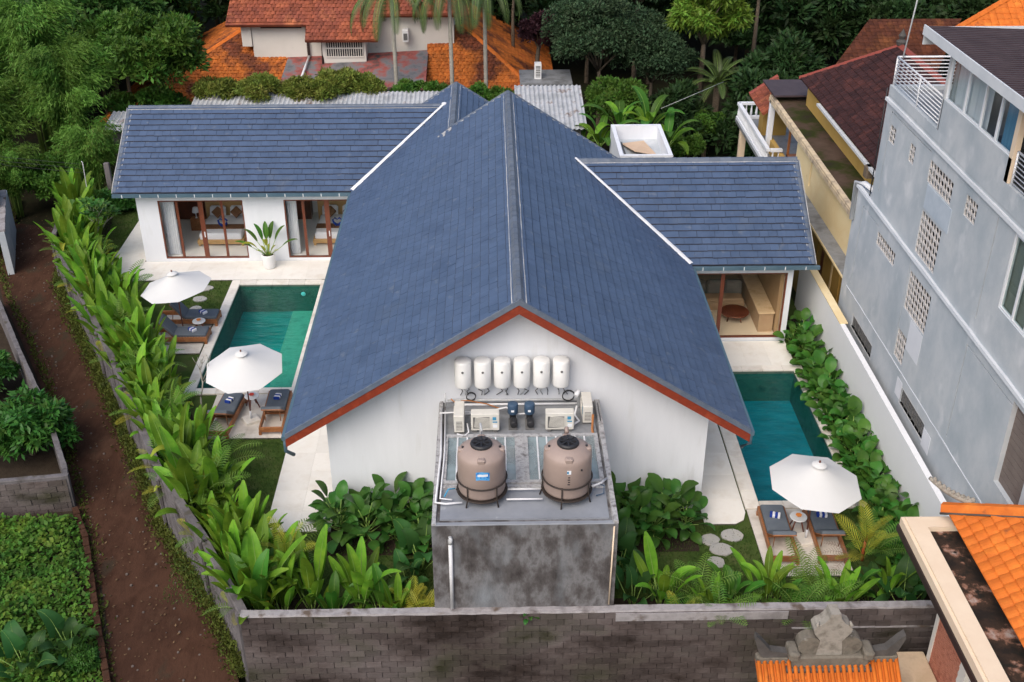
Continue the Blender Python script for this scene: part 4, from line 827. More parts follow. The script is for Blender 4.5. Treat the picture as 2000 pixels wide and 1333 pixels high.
lounger(-12.4, 11.95, R(-90), 'wooden lounger with raised grey back under the far left parasol, on the lawn side', 'striped towel on the upper lounger beside the lawn', LPU, .9)
lounger(-12.5, 10.55, R(-90), 'wooden lounger by the left pool half hidden by big leaves, lower of the two', 'striped towel on the lower lounger near the leaves', LPU, .9)
def side_table(x, y, lab, fl, flab):
    t = thing('side_table', lab, 'table', (x, y, .032), rng.uniform(0, 1), 'round side tables between loungers')
    b = MB(); b.lathe([(0, .46), (.235, .46), (.25, .445), (.25, .43), (.235, .42), (0, .42)], n=28); b.build('table_top', 'white_paint', t, False)
    for k in range(4): a = k*math.pi/2+.4; MB().tube([(.1*math.cos(a), .1*math.sin(a), .41), (.25*math.cos(a), .25*math.sin(a), 0)], [.026, .02], 6).build('leg', 'wood_dark', t, False)
    f = thing('flower_dish', flab, 'flowers', (x, y, .493)); b = MB(); b.lathe([(0, 0), (.1, 0), (.12, .02), (.11, .02), (0, .01)], n=16); b.build('dish', 'white_paint', f, False)
    for k in range(6):
        a = k*1.05; b = MB(); b.lathe([(0, .02), (.03, .03), (.045, .055), (0, .045)], (.05*math.cos(a), .05*math.sin(a), 0), 7); b.build('blossom', fl, f, False)
side_table(8.2, -1.1, 'white round table with dark legs between the two right pool loungers', 'flower_orange', 'orange blossoms on the right pool side table')
side_table(-9.0, 5.8, 'white round table between the loungers at the near end of the left pool', 'flower_red', 'red blossoms on the near left side table')
side_table(-12.0, 11.2, 'white round table between the two loungers on the left lawn', 'flower_orange', 'orange blossoms on the left lawn side table')
def parasol(x, y, lab, r=1.32, zt=2.72, tilt=(0, 0), rz=0):
    t = thing('parasol', lab, 'parasol', (x, y, .0), rz, 'white parasols by the pools')
    T4 = Matrix.Translation((0, 0, 2.1)) @ Matrix.Rotation(tilt[0], 4, 'X') @ Matrix.Rotation(tilt[1], 4, 'Y'); n = 8; h = zt-2.1
    MB().bbox(-.26, .26, -.26, .26, .03, .12, .02).build('base', 'coping', t, False)
    MB().tube([(0, 0, .12), (0, 0, .42)], .035, 8).build('base_sleeve', 'alu', t, False); MB().tube([(0, 0, .3), (0, 0, 2.35)], .024, 8).build('pole', 'wood_dark', t, False)
    b = MB(); b.smooth = False; m = 6; vs = [T4 @ Vector((0, 0, h))]
    for j in range(1, m+1):
        for k in range(2*n):
            a = math.pi*k/n; q = j/m; rr = r*q*(1 if k % 2 == 0 else math.cos(math.pi/n)*.998); zz = h*(1-q)-(.05*math.sin(math.pi*q))-(0 if k % 2 == 0 else .008*q); vs.append(T4 @ Vector((rr*math.cos(a), rr*math.sin(a), zz)))
    fs = [[0, 1+k, 1+(k+1) % (2*n)] for k in range(2*n)]
    for j in range(m-1): fs += [[1+j*2*n+k, 1+(j+1)*2*n+k, 1+(j+1)*2*n+(k+1) % (2*n), 1+j*2*n+(k+1) % (2*n)] for k in range(2*n)]
    b.smooth = True; b.add(vs, fs); o = b.build('canopy', 'canvas', t, False)
    b = MB(); b.lathe([(.0, h+.055), (.12, h+.02), (.21, h-.035)], n=16, M=T4); b.build('vent_cap', 'canvas', t, False)
    MB().lathe([(0, h+.12), (.03, h+.1), (.03, h+.05)], n=8, M=T4).build('finial', 'wood_dark', t, False)
    for k in range(n): a = 2*math.pi*k/n; MB().tube([T4 @ Vector((0, 0, h-.22)), T4 @ Vector((r*.97*math.cos(a), r*.97*math.sin(a), -.045))], .009, 4).build('rib', 'wood_dark', t, False)
    b = MB(); vs = []
    for k in range(n):
        a = 2*math.pi*k/n; vs += [T4 @ Vector((r*math.cos(a), r*math.sin(a), 0)), T4 @ Vector((r*.995*math.cos(a), r*.995*math.sin(a), -.1))]
parasol(8.33, -1.62, 'white octagonal parasol over the right pool loungers', 1.33, 2.78, (.06, .03), .26)
parasol(-8.9, 4.95, 'white octagonal parasol at the near end of the left pool', 1.33, 2.75, (.1, -.1), .55)
parasol(-12.55, 10.9, 'white octagonal parasol beside the left lawn', 1.33, 2.7, (-.02, -.12), .3)
# pool light fittings seen under water
for x, y, lab in ((-8.62, 15.1, 'left'), (7.9, 7.76, 'right')): tag(MB().lathe([(0, .03), (.07, .02), (.1, 0)], n=14, M=Matrix.Translation((x, y, -.42)) @ Matrix.Rotation(R(90), 4, 'X')).build('pool_light', 'white_paint'), 'small round white lamp under water at the far end of the '+lab+' pool', 'pool light')

# ------------------------------------------------------------ boundary walls
def kerbline(parent, pts, w_, h, mat, nm, step=.3, amp=.25):
    b = MB(); P = []
    for (a, c) in zip(pts, pts[1:]):
        a, c = Vector(a), Vector(c); n = max(1, int((c-a).length/step)); P += [a+(c-a)*(i/n) for i in range(n)]
    P.append(Vector(pts[-1])); vs = []
    for i, p in enumerate(P):
        d = (P[min(i+1, len(P)-1)]-P[max(i-1, 0)]); d.z = 0; d.normalize(); s = Vector((-d.y, d.x, 0)); k = w_*.5*rng.uniform(1-amp*.4, 1+amp*.4); hh = h*rng.uniform(1-amp, 1+amp)
        vs += [p-s*k, p-s*k*.85+Vector((0, 0, hh)), p+s*k*.85+Vector((0, 0, hh)), p+s*k]
    n = len(P)-1; b.add(vs, [[4*i+k, 4*i+4+k, 4*i+5+k, 4*i+k+1] for i in range(n) for k in range(3)]+[[3, 2, 1, 0], [4*n, 4*n+1, 4*n+2, 4*n+3]]); return b.build(nm, mat, parent)
def blockface(parent, A, B, z0, z1, cw, ch, nsingle, depth=.05, nrm=None, mat='block', name='block', jit=.018):
    """courses of blocks on the vertical face from A to B (outward normal nrm), top courses single"""
    A, B = Vector((A[0], A[1], 0)), Vector((B[0], B[1], 0)); U = (B-A).normalized(); L = (B-A).length; N = Vector(nrm).normalized(); n = round((z1-z0)/ch); ch = (z1-z0)/n
    g = .014; tb = MB().box(0, cw-g, 0, depth, 0, ch-g); me = None; V, F, rn = [], [], []; cnt = 0
    for j in range(n-1, -1, -1):
        off = -cw/2 if j % 2 else 0; k = 0; x = off
        while x < L-.02:
            x0, x1 = max(0, x), min(L, x+cw)-g
            if x1-x0 > .05:
                M = Matrix((U, N, Vector((0, 0, 1)))).transposed().to_4x4(); M.translation = A+U*x0+Vector((0, 0, z0+j*ch))+N*rng.uniform(-jit, jit)
                sc = (x1-x0)/(cw-g)
                if cnt < nsingle and sc > .98:
                    if me is None: me = tb.mesh(name, mat)
                    obj(name, me, parent, True, M); cnt += 1
                else:
                    i0 = len(V); V += [tuple(M @ Vector((p[0]*sc, p[1], p[2]))) for p in tb.v]; F += [[i0+a for a in f] for f in tb.f]; rn += [rng.random()]*6
            x += cw
    if V:
        m2 = bpy.data.meshes.new(name+'s_remaining'); m2.from_pydata(V, [], F); m2.materials.append(MATS[mat]); a = m2.attributes.new('rnd', 'FLOAT', 'FACE'); a.data.foreach_set('value', rn); obj(name+'s_remaining', m2, parent, True, kind='stuff')
fw = thing('garden_wall', 'long grey concrete block wall across the foreground, in front of the utility block', 'wall', (2, -5.6, -2))
MB().box(-7.12, 11.5, -5.66, -5.48, -2.0, 1.17).build('wall_core', 'block_mortar', fw)
blockface(fw, (-7.15, -5.66), (11.4, -5.66), -2.0, 1.16, .41, .2, 300, .04, (0, -1, 0))
kerbline(fw, [(-7.15, -5.58, 1.16), (-2.2, -5.58, 1.165), (2.3, -5.57, 1.16), (11.4, -5.57, 1.17)], .24, .05, 'block_cap', 'mortar_cap')
MB().box(2.35, 6.75, -5.735, -5.705, .9, 1.15).build('render_band', 'block_cap', fw)
kerbline(fw, [(6.9, -5.71, .55), (11.3, -5.71, .55)], .05, .03, 'block_cap', 'mortar_ledge')
lw = thing('garden_wall', 'weathered rendered wall running diagonally along the left side of the garden', 'wall', (-13, 5, -1))
for i in range(len(WL)-1):
    a, c = Vector(WL[i]), Vector(WL[i+1]); d = (c-a).normalized(); nn = Vector((-d.y, d.x)); b = MB(); p = [a-nn*.2, c-nn*.2, c-nn*.045, a-nn*.045]; zt = 1.16+.1*math.sin(i*2.3)
    b.prism([(q.x, q.y) for q in p], -1.3, zt); b.build('wall_core', 'block_mortar', lw)
    blockface(lw, tuple(a-nn*.045), tuple(c-nn*.045), -1.2, zt-.01, .42, .21, 0, .045, (nn.x, nn.y, 0), 'render_old', jit=.006)
    kerbline(lw, [(a.x-nn.x*.1, a.y-nn.y*.1, zt-.005), (c.x-nn.x*.1, c.y-nn.y*.1, zt-.005)], .24, .05, 'render_old', 'mortar_cap')
    b = MB(); q = a+nn*.02; b.prism([(q.x, q.y), (q.x+d.x*.2, q.y+d.y*.2), (q.x+d.x*.2+nn.x*.07, q.y+d.y*.2+nn.y*.07), (q.x+nn.x*.07, q.y+nn.y*.07)], -1.3, zt-.02); b.build('buttress', 'render_old', lw)
ww = thing('garden_wall', 'tall smooth white wall along the right garden behind the hedge', 'wall', (11.6, 4, 0)); MB().box(11.5, 11.68, -4.6, 13.0, -1.3, 2.18).build('wall_face', 'wall_white', ww); MB().box(11.49, 11.78, 7.41, 13.0, 2.18, 2.215).build('wall_cap', 'yellow_wall', ww)
# left pen and gate wall
pw = thing('pen_wall', 'grey plastered wall of the small yard left of the dirt path', 'wall', (-15, 4, -1))
pp = [(-21.5, 15.2), (-20.48, 13.49), (-18.26, 9.55), (-15.81, 5.35), (-14.08, 1.95), (-13.95, 1.55), (-16.5, 1.2), (-19.5, .8)]
for i in range(len(pp)-1):
    a, c = Vector(pp[i]), Vector(pp[i+1]); d = (c-a).normalized(); nn = Vector((d.y, -d.x))*.16; MB().prism([tuple(a), tuple(a+nn), tuple(c+nn), tuple(c)], -1.1, .28).build('wall_face', 'render_old', pw)
    kerbline(pw, [(a.x+nn.x*.5, a.y+nn.y*.5, .275), (c.x+nn.x*.5, c.y+nn.y*.5, .275)], .18, .04, 'render_old', 'wall_coping')
blockface(pw, (-18.5, .93), (-14.0, 1.53), -1.1, .2, .42, .21, 60, .03, (.13, -1, 0))
gw = thing('gate_wall', 'pale plastered wall end at the upper left edge beside the path', 'wall', (-22.6, 20, -1)); MB().prism([(-23.6, 23.2), (-21.95, 18.4), (-22.2, 18.3), (-23.9, 23.1)], -1.1, 1.05).build('wall_face', 'grey_wall', gw); kerbline(gw, [(-23.75, 23.1, 1.05), (-22.05, 18.4, 1.05)], .3, .05, 'block_cap', 'wall_coping')
kb = thing('low_kerb', 'low earthy brick kerb on the left side of the dirt path', 'kerb', (-12, -2, -1))
kp = [(-13.9, 1.4), (-13.1, -.1), (-12.3, -2.1), (-11.6, -3.9), (-10.75, -5.9), (-10.1, -7.5)]
g = MB().bbox(0, .38, -.09, .09, 0, .26, .015).mesh('kerb_brick', 'earth')
for a, c in zip(kp, kp[1:]):
    a, c = Vector(a), Vector(c); d = c-a; n = int(d.length/.4)
    for i in range(n): q = a+d*(i/n); obj('kerb_brick', g, kb, True, Matrix.Translation((q.x, q.y, -1.03+rng.uniform(-.02, .02))) @ Matrix.Rotation(math.atan2(d.y, d.x)+rng.uniform(-.05, .05), 4, 'Z'))
# low house wall at the far end of the garden (dark gate post)
tag(MB().bbox(-19.0, -18.75, 23.6, 23.8, 0, 2.2, .02).build('gate_post', 'render_old'), 'grey post in the shade at the left end of the long slate roof', 'post')

# ------------------------------------------------------------ grey building on the right
gb = thing('grey_building', 'tall light grey rendered building with breeze-block vents at right', 'building', (15, 2, -1.3))
def wall_cells(parent, name, mat, x, t, yr, zr, ops, recs, cut=()):
    ys = sorted(set([yr[0], yr[1]]+[v for o in list(ops)+list(recs)+list(cut) for v in o[:2]])); zs_ = sorted(set([zr[0], zr[1]]+[v for o in list(ops)+list(recs)+list(cut) for v in o[2:4]]))
    b = MB(); ins = lambda r, y, z: r[0] < y < r[1] and r[2] < z < r[3]
    for y0, y1 in zip(ys, ys[1:]):
        for z0, z1 in zip(zs_, zs_[1:]):
            y, z = (y0+y1)/2, (z0+z1)/2
            if any(ins(o, y, z) for o in list(ops)+list(cut)): continue
            b.box(x+(.035 if any(ins(r, y, z) for r in recs) else 0), x+t, y0, y1, z0, z1)
    return b.build(name, mat, parent)
BZ = [(6.65, 7.2, 9.0, 9.55), (4.85, 5.3, 9.05, 9.62), (1.75, 3.6, 9.05, 9.72), (1.9, 3.5, 6.85, 8.2), (1.68, 3.5, 4.95, 6.22), (2.8, 3.57, 3.22, 4.2), (4.9, 6.7, 5.62, 6.08), (.03, .8, 9.2, 9.8)]
WIN = (-4.4, -2.25, 8.0, 10.05); LV = [(5.43, 7.7, 1.96, 2.46), (.36, 2.42, 2.16, 2.72)]; SH = (-5.5, -4.13, 4.0, 6.4)
wall_cells(gb, 'wall', 'grey_wall', 12.0, .25, (-6.0, 9.35), (-1.36, 10.3), BZ+[WIN, SH]+LV+[(8.42, 8.46, 3.2, 6.2), (6.75, 8.46, 6.2, 6.23), (7.26, 7.3, 7.2, 9.9), (3.65, 7.3, 9.9, 9.93), (-1.25, -1.21, 7.1, 10.0), (-2.2, -1.21, 10.06, 10.09), (-1.15, -1.11, 3.3, 6.25), (-4.1, -1.11, 6.25, 6.28), (3.6, 3.63, 3.3, 6.5)], [], [(7.86, 9.36, 6.62, 10.31)])
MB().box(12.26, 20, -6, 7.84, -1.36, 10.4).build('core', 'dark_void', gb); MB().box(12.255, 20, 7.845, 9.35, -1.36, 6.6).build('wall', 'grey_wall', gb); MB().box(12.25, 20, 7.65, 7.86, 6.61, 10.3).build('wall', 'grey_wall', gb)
MB().box(12.0, 12.25, -6, 7.86, 10.301, 10.62).build('parapet', 'grey_wall', gb); MB().box(12.25, 19, 7.66, 7.86, 10.301, 10.62).build('parapet', 'grey_wall', gb); MB().box(12.25, 19, -6, 7.66, 10.401, 10.5).build('balcony_floor', 'slab', gb)
for z, p, y1 in ((6.62, .07, 9.35), (10.12, .06, 7.9)): kerbline(gb, [(12.0-p*.3, -6, z), (12.0-p*.3, y1, z)], p*2, .1, 'grey_trim', 'ledge', .6, .1)
kerbline(gb, [(11.995, -6, 3.05), (11.995, 8.8, 3.0)], .035, .03, 'grey_trim', 'ledge', .4, .5)
def breeze(y0, y1, z0, z1):
    ny, nz = max(2, round((y1-y0)/.22)), max(2, round((z1-z0)/.22)); a, c = (y1-y0)/ny, (z1-z0)/nz; b = MB(); xf, xb = 12.02, 12.045
    for j in range(nz):
        for i in range(ny):
            Y, Z = y0+i*a, z0+j*c; cx, cz = Y+a/2, Z+c/2
            o = [(Y, Z), (Y+a/2, Z), (Y+a, Z), (Y+a, Z+c/2), (Y+a, Z+c), (Y+a/2, Z+c), (Y, Z+c), (Y, Z+c/2)]
            h = [(cx+a*.49*math.cos(R(225+45*k))*(.72 if (i+j) % 2 else 1), cz+c*.49*math.sin(R(225+45*k))*(1 if (i+j) % 2 else .72)) for k in range(8)]
            v = [(xf, p[0], p[1]) for p in o]+[(xf, p[0], p[1]) for p in h]+[(xb, p[0], p[1]) for p in h]
            b.add(v, [[k, 8+k, 8+(k+1) % 8, (k+1) % 8] for k in range(8)]+[[8+k, 16+k, 16+(k+1) % 8, 8+(k+1) % 8] for k in range(8)])
    q = b.build('breeze_block_panel', 'breeze', gb)
for o in BZ: breeze(*o)
def plate(y0, y1, z0, z1, mat, nm, x=11.985): return MB().box(x, 12.01, y0, y1, z0, z1).build(nm, mat, gb)
plate(1.5, 3.45, 8.3, 9.02, 'grey_patch', 'render_patch'); plate(2.42, 2.9, 2.2, 2.8, 'pale_patch', 'render_patch', 11.992); plate(-.25, .34, 2.0, 2.6, 'pale_patch', 'render_patch', 11.992); plate(1.7, 2.75, 3.9, 4.9, 'pale_patch', 'render_patch', 11.994)
for y0, y1, z0, z1 in LV:
    f = MB(); t = .05; f.box(11.985, 12.1, y0-.04, y1+.04, z0-.06, z0); f.box(12.0, 12.1, y0, y1, z1-t, z1); w_ = f.build('louvre_window', 'alu_old', gb)
    for k in range(4): MB().box(12.04, 12.1, y0, y1, z0+.05+k*(z1-z0-.1)/4, z0+.14+k*(z1-z0-.1)/4, Matrix.Translation((12.07, 0, 0)) @ Matrix.Rotation(0, 4, 'Y') @ Matrix.Translation((-12.07, 0, 0))).build('louvre_blade', 'ac_dark', w_)
    for k in range(1, 6): y = y0+(y1-y0)*k/6; MB().box(12.02, 12.04, y-.012, y+.012, z0, z1).build('bar', 'ac_dark', w_)
def window_x(parent, y0, y1, z0, z1, mull, nm='window', x=12.02, t=.06, gl='glass_dark', mat='alu'):
    f = MB(); f.box(x, x+.08, y0, y1, z0, z0+t); f.box(x, x+.08, y0, y1, z1-t, z1); f.box(x, x+.08, y0, y0+t, z0+t, z1-t); f.box(x, x+.08, y1-t, y1, z0+t, z1-t); w_ = f.build(nm, mat, parent); ys = [y0+t]
    for m in sorted(mull): MB().box(x+.003, x+.077, m-.04, m+.04, z0+t, z1-t).build('mullion', mat, w_); ys += [m-.04, m+.04]
    ys.append(y1-t)
    for i in range(0, len(ys), 2): MB().box(x+.035, x+.043, ys[i], ys[i+1], z0+t, z1-t).build('pane', gl, w_)
    return w_
window_x(gb, *WIN, (-3.0, -3.7)); MB().box(12.15, 12.19, WIN[0], WIN[1], WIN[2], WIN[3]).build('reflection_backing', 'reflection_pale', gb)  # added pale sheet imitates sky reflected in the window glass
s = MB().box(12.15, 12.2, SH[0], SH[1], SH[2], SH[3]).build('shutter', 'brown_blind', gb)
for k in range(12): MB().box(12.13, 12.149, SH[0], SH[1], SH[2]+k*.2, SH[2]+k*.2+.185).build('shutter_slat', 'brown_blind', s)
# top storey
tp = [(-1.0, 3.47)]
wall_cells(gb, 'wall', 'grey_wall', 12.0, .18, (-1.2, 3.55), (10.621, 11.52), [], []); MB().box(12.0, 12.18, -6, -1.2, 10.621, 10.9).build('wall', 'grey_wall', gb)
MB().box(12.18, 19, 3.38, 3.55, 10.5, 13.0).build('wall', 'grey_wall', gb); MB().box(12.0, 12.15, -1.2, 3.55, 12.85, 13.05).build('lintel', 'fascia_red', gb)
window_x(gb, -1.0, 3.5, 11.52, 12.85, (2.2, 1.05, .03), 'window', 12.03, .05, 'glass_sky'); MB().box(12.0, 12.15, -1.22, -1.01, 10.9, 13.0).build('post', 'cream', gb); MB().box(12.0, 12.12, 3.5, 3.62, 10.63, 12.95).build('post', 'alu_old', gb)
MB().box(18.0, 18.2, -6, 3.4, 10.5, 13.0).build('wall', 'room_dark', gb)
rf = MB().slab([(11.65, -6.2, 13.22), (11.65, 4.85, 13.22), (20, 4.85, 12.9), (20, -6.2, 12.9)], .1).build('roof', 'roof_sheet', gb)
for k in range(58): y = -6.1+k*.19; MB().slab([(11.64, y, 13.25), (11.64, y+.06, 13.25), (20, y+.06, 12.93), (20, y, 12.93)], .03).build('roof_rib', 'roof_sheet', rf)
MB().box(11.6, 11.64, -6.2, 4.9, 12.98, 13.26).build('fascia', 'grey_trim', gb); MB().box(11.641, 20, 4.86, 4.9, 12.7, 13.2).build('fascia', 'grey_trim', gb); MB().box(11.65, 12.0, -6, 4.84, 12.98, 13.0).build('eave_board', 'fascia_red', gb)
def railing(A, B, z0, z1, n, lab, posts):
    t = thing('railing', lab, 'railing', (A[0], A[1], z0), group='white railings on the grey building'); A, B = Vector((*A, 0)), Vector((*B, 0))
    for k in range(n): z = z0+(z1-z0)*k/(n-1); MB().tube([A+Vector((0, 0, z)), B+Vector((0, 0, z))], .03 if k == n-1 else .016, 6).build('rail', 'rail_white', t)
    for q in posts: p = A+(B-A)*q; MB().tube([p+Vector((0, 0, z0-.15)), p+Vector((0, 0, z1))], .028, 6).build('post', 'rail_white', t)
railing((12.08, 7.8), (12.08, 3.62), 10.72, 11.52, 8, 'white horizontal bar railing along the front edge of the top balcony', (0, .52, 1)); railing((12.1, 7.8), (16.5, 7.8), 10.72, 11.52, 8, 'white horizontal bar railing across the back end of the top balcony', (0, .5, 1))
railing((12.08, -1.3), (12.08, -6), 10.95, 11.75, 8, 'white bar railing at the right edge of the picture below the roof', (0, .5, 1))
curtain(-.95, .0, 12.2, 10.55, 12.95, 'curtain_blue', 'blue curtain behind the right end of the top storey window', 1); curtain(.9, 3.35, 12.2, 10.55, 12.95, 'curtain', 'pale gathered curtain behind the left panes of the top storey window', 1)
pipe('mast', [(12.2, 7.7, 11.5), (12.7, 8.2, 15.6)], .025, 'alu_old', 'thin leaning metal mast rising from the balcony corner', 'pole')
pipe('drain_pipe', [(11.93, 9.2, 5.4), (11.93, 9.3, 6.75), (12.1, 8.9, 6.85), (12.25, 8.3, 6.8)], .09, 'pvc', 'fat white pipe bent over the far corner of the grey building'); pipe('cable', [(11.95, 7.9, 10.5), (11.96, 7.92, 8.5), (11.96, 7.9, 6.8)], .02, 'black', 'black cable down the far corner of the grey building', 'cable')

# ------------------------------------------------------------ yellow building behind it
yb = thing('yellow_building', 'yellow rendered two-storey house with a mossy flat roof and porch', 'house', (15, 17, -1.3))
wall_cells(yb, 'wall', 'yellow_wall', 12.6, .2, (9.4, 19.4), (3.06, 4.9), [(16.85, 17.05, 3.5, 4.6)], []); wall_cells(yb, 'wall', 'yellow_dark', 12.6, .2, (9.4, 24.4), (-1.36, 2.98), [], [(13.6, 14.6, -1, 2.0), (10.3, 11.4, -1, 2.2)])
MB().box(12.68, 12.74, 16.85, 17.05, 3.5, 4.6).build('window_slit', 'brown_trim', yb); MB().box(12.61, 12.63, 13.65, 14.0, -1, 2.0).build('door', 'wood_dark', yb); MB().box(12.605, 12.63, 11.75, 11.95, .4, 1.9).build('window_slit', 'dark_void', yb); MB().box(12.605, 12.63, 10.4, 10.9, -1, 2.2).build('door', 'wood_dark', yb)
MB().box(12.57, 12.62, 12.3, 12.45, -1.3, 2.95).build('pilaster', 'yellow_wall', yb)
MB().box(12.02, 12.85, 9.4, 18.5, 2.985, 3.055).build('canopy', 'slab', yb); MB().box(12.0, 12.02, 9.4, 18.5, 2.97, 3.06).build('canopy_edge', 'yellow_wall', yb)
MB().box(12.5, 16.5, 9.4, 24.5, 4.9, 5.0).build('flat_roof', 'mossy_slab', yb); MB().bbox(12.44, 12.64, 9.4, 24.5, 4.951, 5.06, .02).build('roof_kerb', 'cream_edge', yb); MB().box(12.42, 12.5, 9.4, 24.5, 4.76, 4.95).build('roof_edge', 'cream_edge', yb)
MB().box(12.8, 16.5, 19.2, 19.4, 2.3, 4.9).build('wall', 'yellow_wall', yb); MB().box(12.0, 16.5, 19.4, 29.3, 2.15, 2.3).build('balcony_floor', 'slab', yb)
for x, y in ((12.55, 24.2),): MB().bbox(x-.13, x+.13, y-.13, y+.13, 2.3, 4.89, .02).build('column', 'plaster', yb)
for x, y in ((12.25, 28.3), (12.3, 23.0)): MB().bbox(x-.16, x+.16, y-.16, y+.16, -1.3, 2.14, .02).build('column', 'cream', yb)
bl = thing('balustrade', 'white turned balustrade around the balcony of the yellow house', 'balustrade', (12.1, 26, 2.3))
bm = MB().lathe([(.045, 0), (.07, .15), (.035, .45), (.05, .6)], n=8).mesh('baluster', 'plaster')
for (ax, ay), (cx, cy), n in (((12.1, 22.3), (12.1, 29.2), 26), ((12.1, 29.2), (14.8, 29.2), 10), ((12.2, 22.3), (12.75, 22.3), 2)):
    d = Vector((cx-ax, cy-ay)); dn = d.normalized(); nn = Vector((-dn.y, dn.x))*.09; MB().prism([(ax-nn.x, ay-nn.y), (cx-nn.x, cy-nn.y), (cx+nn.x, cy+nn.y), (ax+nn.x, ay+nn.y)], 3.05, 3.18).build('handrail', 'plaster', bl); MB().prism([(ax-nn.x, ay-nn.y), (cx-nn.x, cy-nn.y), (cx+nn.x, cy+nn.y), (ax+nn.x, ay+nn.y)], 2.31, 2.46).build('plinth', 'plaster', bl)
    for k in range(n): obj('baluster', bm, bl, True, Matrix.Translation((ax+d.x*(k+.5)/n, ay+d.y*(k+.5)/n, 2.455)))
t = thing('daybed', 'brown wooden daybed with posts in the porch of the yellow house', 'daybed', (14, 21.8, 2.3)); MB().box(-.9, 1.2, -1, 1, .35, .45).build('platform', 'teak', t, False)
for sx in (-.85, 1.15):
    for sy in (-.95, .95): MB().box(sx-.05, sx+.05, sy-.05, sy+.05, 0, 2.2).build('post', 'teak', t, False)
dr = thing('tiled_house', 'house with dark red mossy tiled hip roof behind the yellow one', 'house', (17, 15, 0)); MB().box(13.8, 19.5, 9, 23.1, -1.3, 6.2).build('wall', 'yellow_dark', dr)
wp = [(13.45, 9, 6.2), (13.45, 23.4, 6.2), (16.7, 20.3, 8.5), (16.7, 9, 8.5)]; np_ = [(13.45, 23.4, 6.2), (19.9, 23.4, 6.2), (16.7, 20.3, 8.5)]
d = MB()
for q in (wp, np_, [(16.7, 9, 8.5), (16.7, 20.3, 8.5), (19.9, 23.4, 6.2), (19.9, 9, 6.2)]): d.slab([(x, y, z-.02) for x, y, z in q], .1)
drr = d.build('roof', 'tile_dark', dr); T = Tiles(.26, .27, .035, .02, False, .006); T.field((13.45, 9, 6.2), (0, 1, 0), wp); T.build(drr, 'tile_dark', 0)
caps(drr, (13.45, 23.4, 6.22), (16.7, 20.3, 8.52), .14, .06, .4, 'ridge_red', False); caps(drr, (16.7, 20.3, 8.52), (16.7, 9, 8.52), .14, .08, .4, 'ridge_red', False); caps(drr, (19.9, 23.4, 6.22), (16.7, 20.3, 8.52), .14, .06, .4, 'ridge_red', False)
MB().lathe([(.18, 0), (.22, .15), (.1, .25), (.16, .4), (.05, .6), (0, .7)], (16.7, 20.3, 8.5), 10).build('roof_finial', 'stone_dark', drr); MB().box(13.3, 13.45, 9, 19.8, 6.05, 6.15).build('gutter', 'alu_old', dr); MB().bbox(13.25, 13.6, 12.2, 12.6, 5.7, 6.15, .05).build('gutter_end', 'bark', dr)
tag(MB().box(12.4, 14.35, 23.5, 26, 5.24, 5.32).build('roof_panel', 'roof_sheet'), 'flat dark grey roof panel over the porch end of the yellow house', 'roof panel')
def small_roof(nm, lab, P, U, O, mat, cw, ch, capl, wallbox, wmat='yellow_dark', capm='ridge_red', arch=.02):
    t = thing(nm, lab, 'house', (P[0][0], P[0][1], 0)); MB().box(*wallbox).build('wall', wmat, t); d = MB(); d.slab([(x, y, z-.02) for x, y, z in P], .1); r = d.build('roof', mat, t)
    T = Tiles(cw, ch, .03, arch, False, .006); T.field(O, U, P); T.build(r, mat, 0)
    for a, c in capl: caps(r, a, c, .14, .06, .4, capm, False)
    return r
small_roof('tiled_pavilion', 'small red tiled roof beside the balcony of the yellow house', [(12.2, 24.6, 4.1), (12.2, 27.6, 4.1), (13.5, 27.6, 5.0), (13.5, 24.6, 5.0)], (0, 1, 0), (12.2, 24.6, 4.1), 'tile_red', .26, .27, [((12.2, 27.6, 4.15), (13.5, 27.6, 5.05))], (12.8, 14, 26.6, 27.5, 2.3, 4.2))
small_roof('tiled_house', 'old brown-orange tiled roof in the dark trees at the upper right', [(17.5, 33, 3.2), (23.5, 33, 3.2), (26.3, 37.6, 5.3), (21, 37.6, 5.3)], (1, 0, 0), (17.5, 33, 3.2), 'tile_brown_shaded', .28, .3, [], (20, 23, 34, 36.5, -1.3, 3.3))
small_roof('tiled_house', 'bright orange tiled roof corner at the top right edge', [(18.7, 20.2, 9.1), (28, 20.2, 9.1), (28, 25.4, 12.38)], (1, 0, 0), (18.7, 20.2, 9.1), 'tile_orange', .3, .32, [((18.7, 20.2, 9.15), (28, 25.4, 12.43))], (23.5, 27, 20.6, 22, -1.3, 8.6), 'house_white', 'tile_orange')
# white service box behind the right wing
wb = thing('service_block', 'small white flat-roofed block with parapet behind the right wing', 'building', (6.3, 23.6, 0))
MB().box(5.15, 5.33, 21.5, 25.8, -1.3, 3.2).build('wall', 'plaster', wb); MB().box(7.4, 7.58, 21.5, 25.8, -1.3, 3.2).build('wall', 'plaster', wb); MB().box(5.33, 7.4, 25.62, 25.8, -1.3, 3.2).build('wall', 'plaster', wb); MB().box(5.33, 7.4, 21.5, 21.68, -1.3, 3.2).build('wall', 'plaster', wb); MB().box(5.33, 7.4, 21.68, 25.62, 2.4, 2.5).build('roof_slab', 'grey_wall', wb)
tag(MB().slab([(5.6, 24.9, 2.56), (6.7, 25.1, 2.62), (7.1, 23.2, 2.6), (6.0, 22.9, 2.9)], .03).build('board', 'card'), 'tan board lying in the white service block roof', 'board')
for k, (m, dx) in enumerate((('ac_blue', 0), ('pvc', .1), ('ac_dark', .2))): pipe('pipe', [(5.45+dx, 21.8, 2.55), (5.42+dx, 25.0, 2.56)], .035, m, ('blue', 'white', 'dark grey')[k]+' pipe along the left side of the white service block roof')
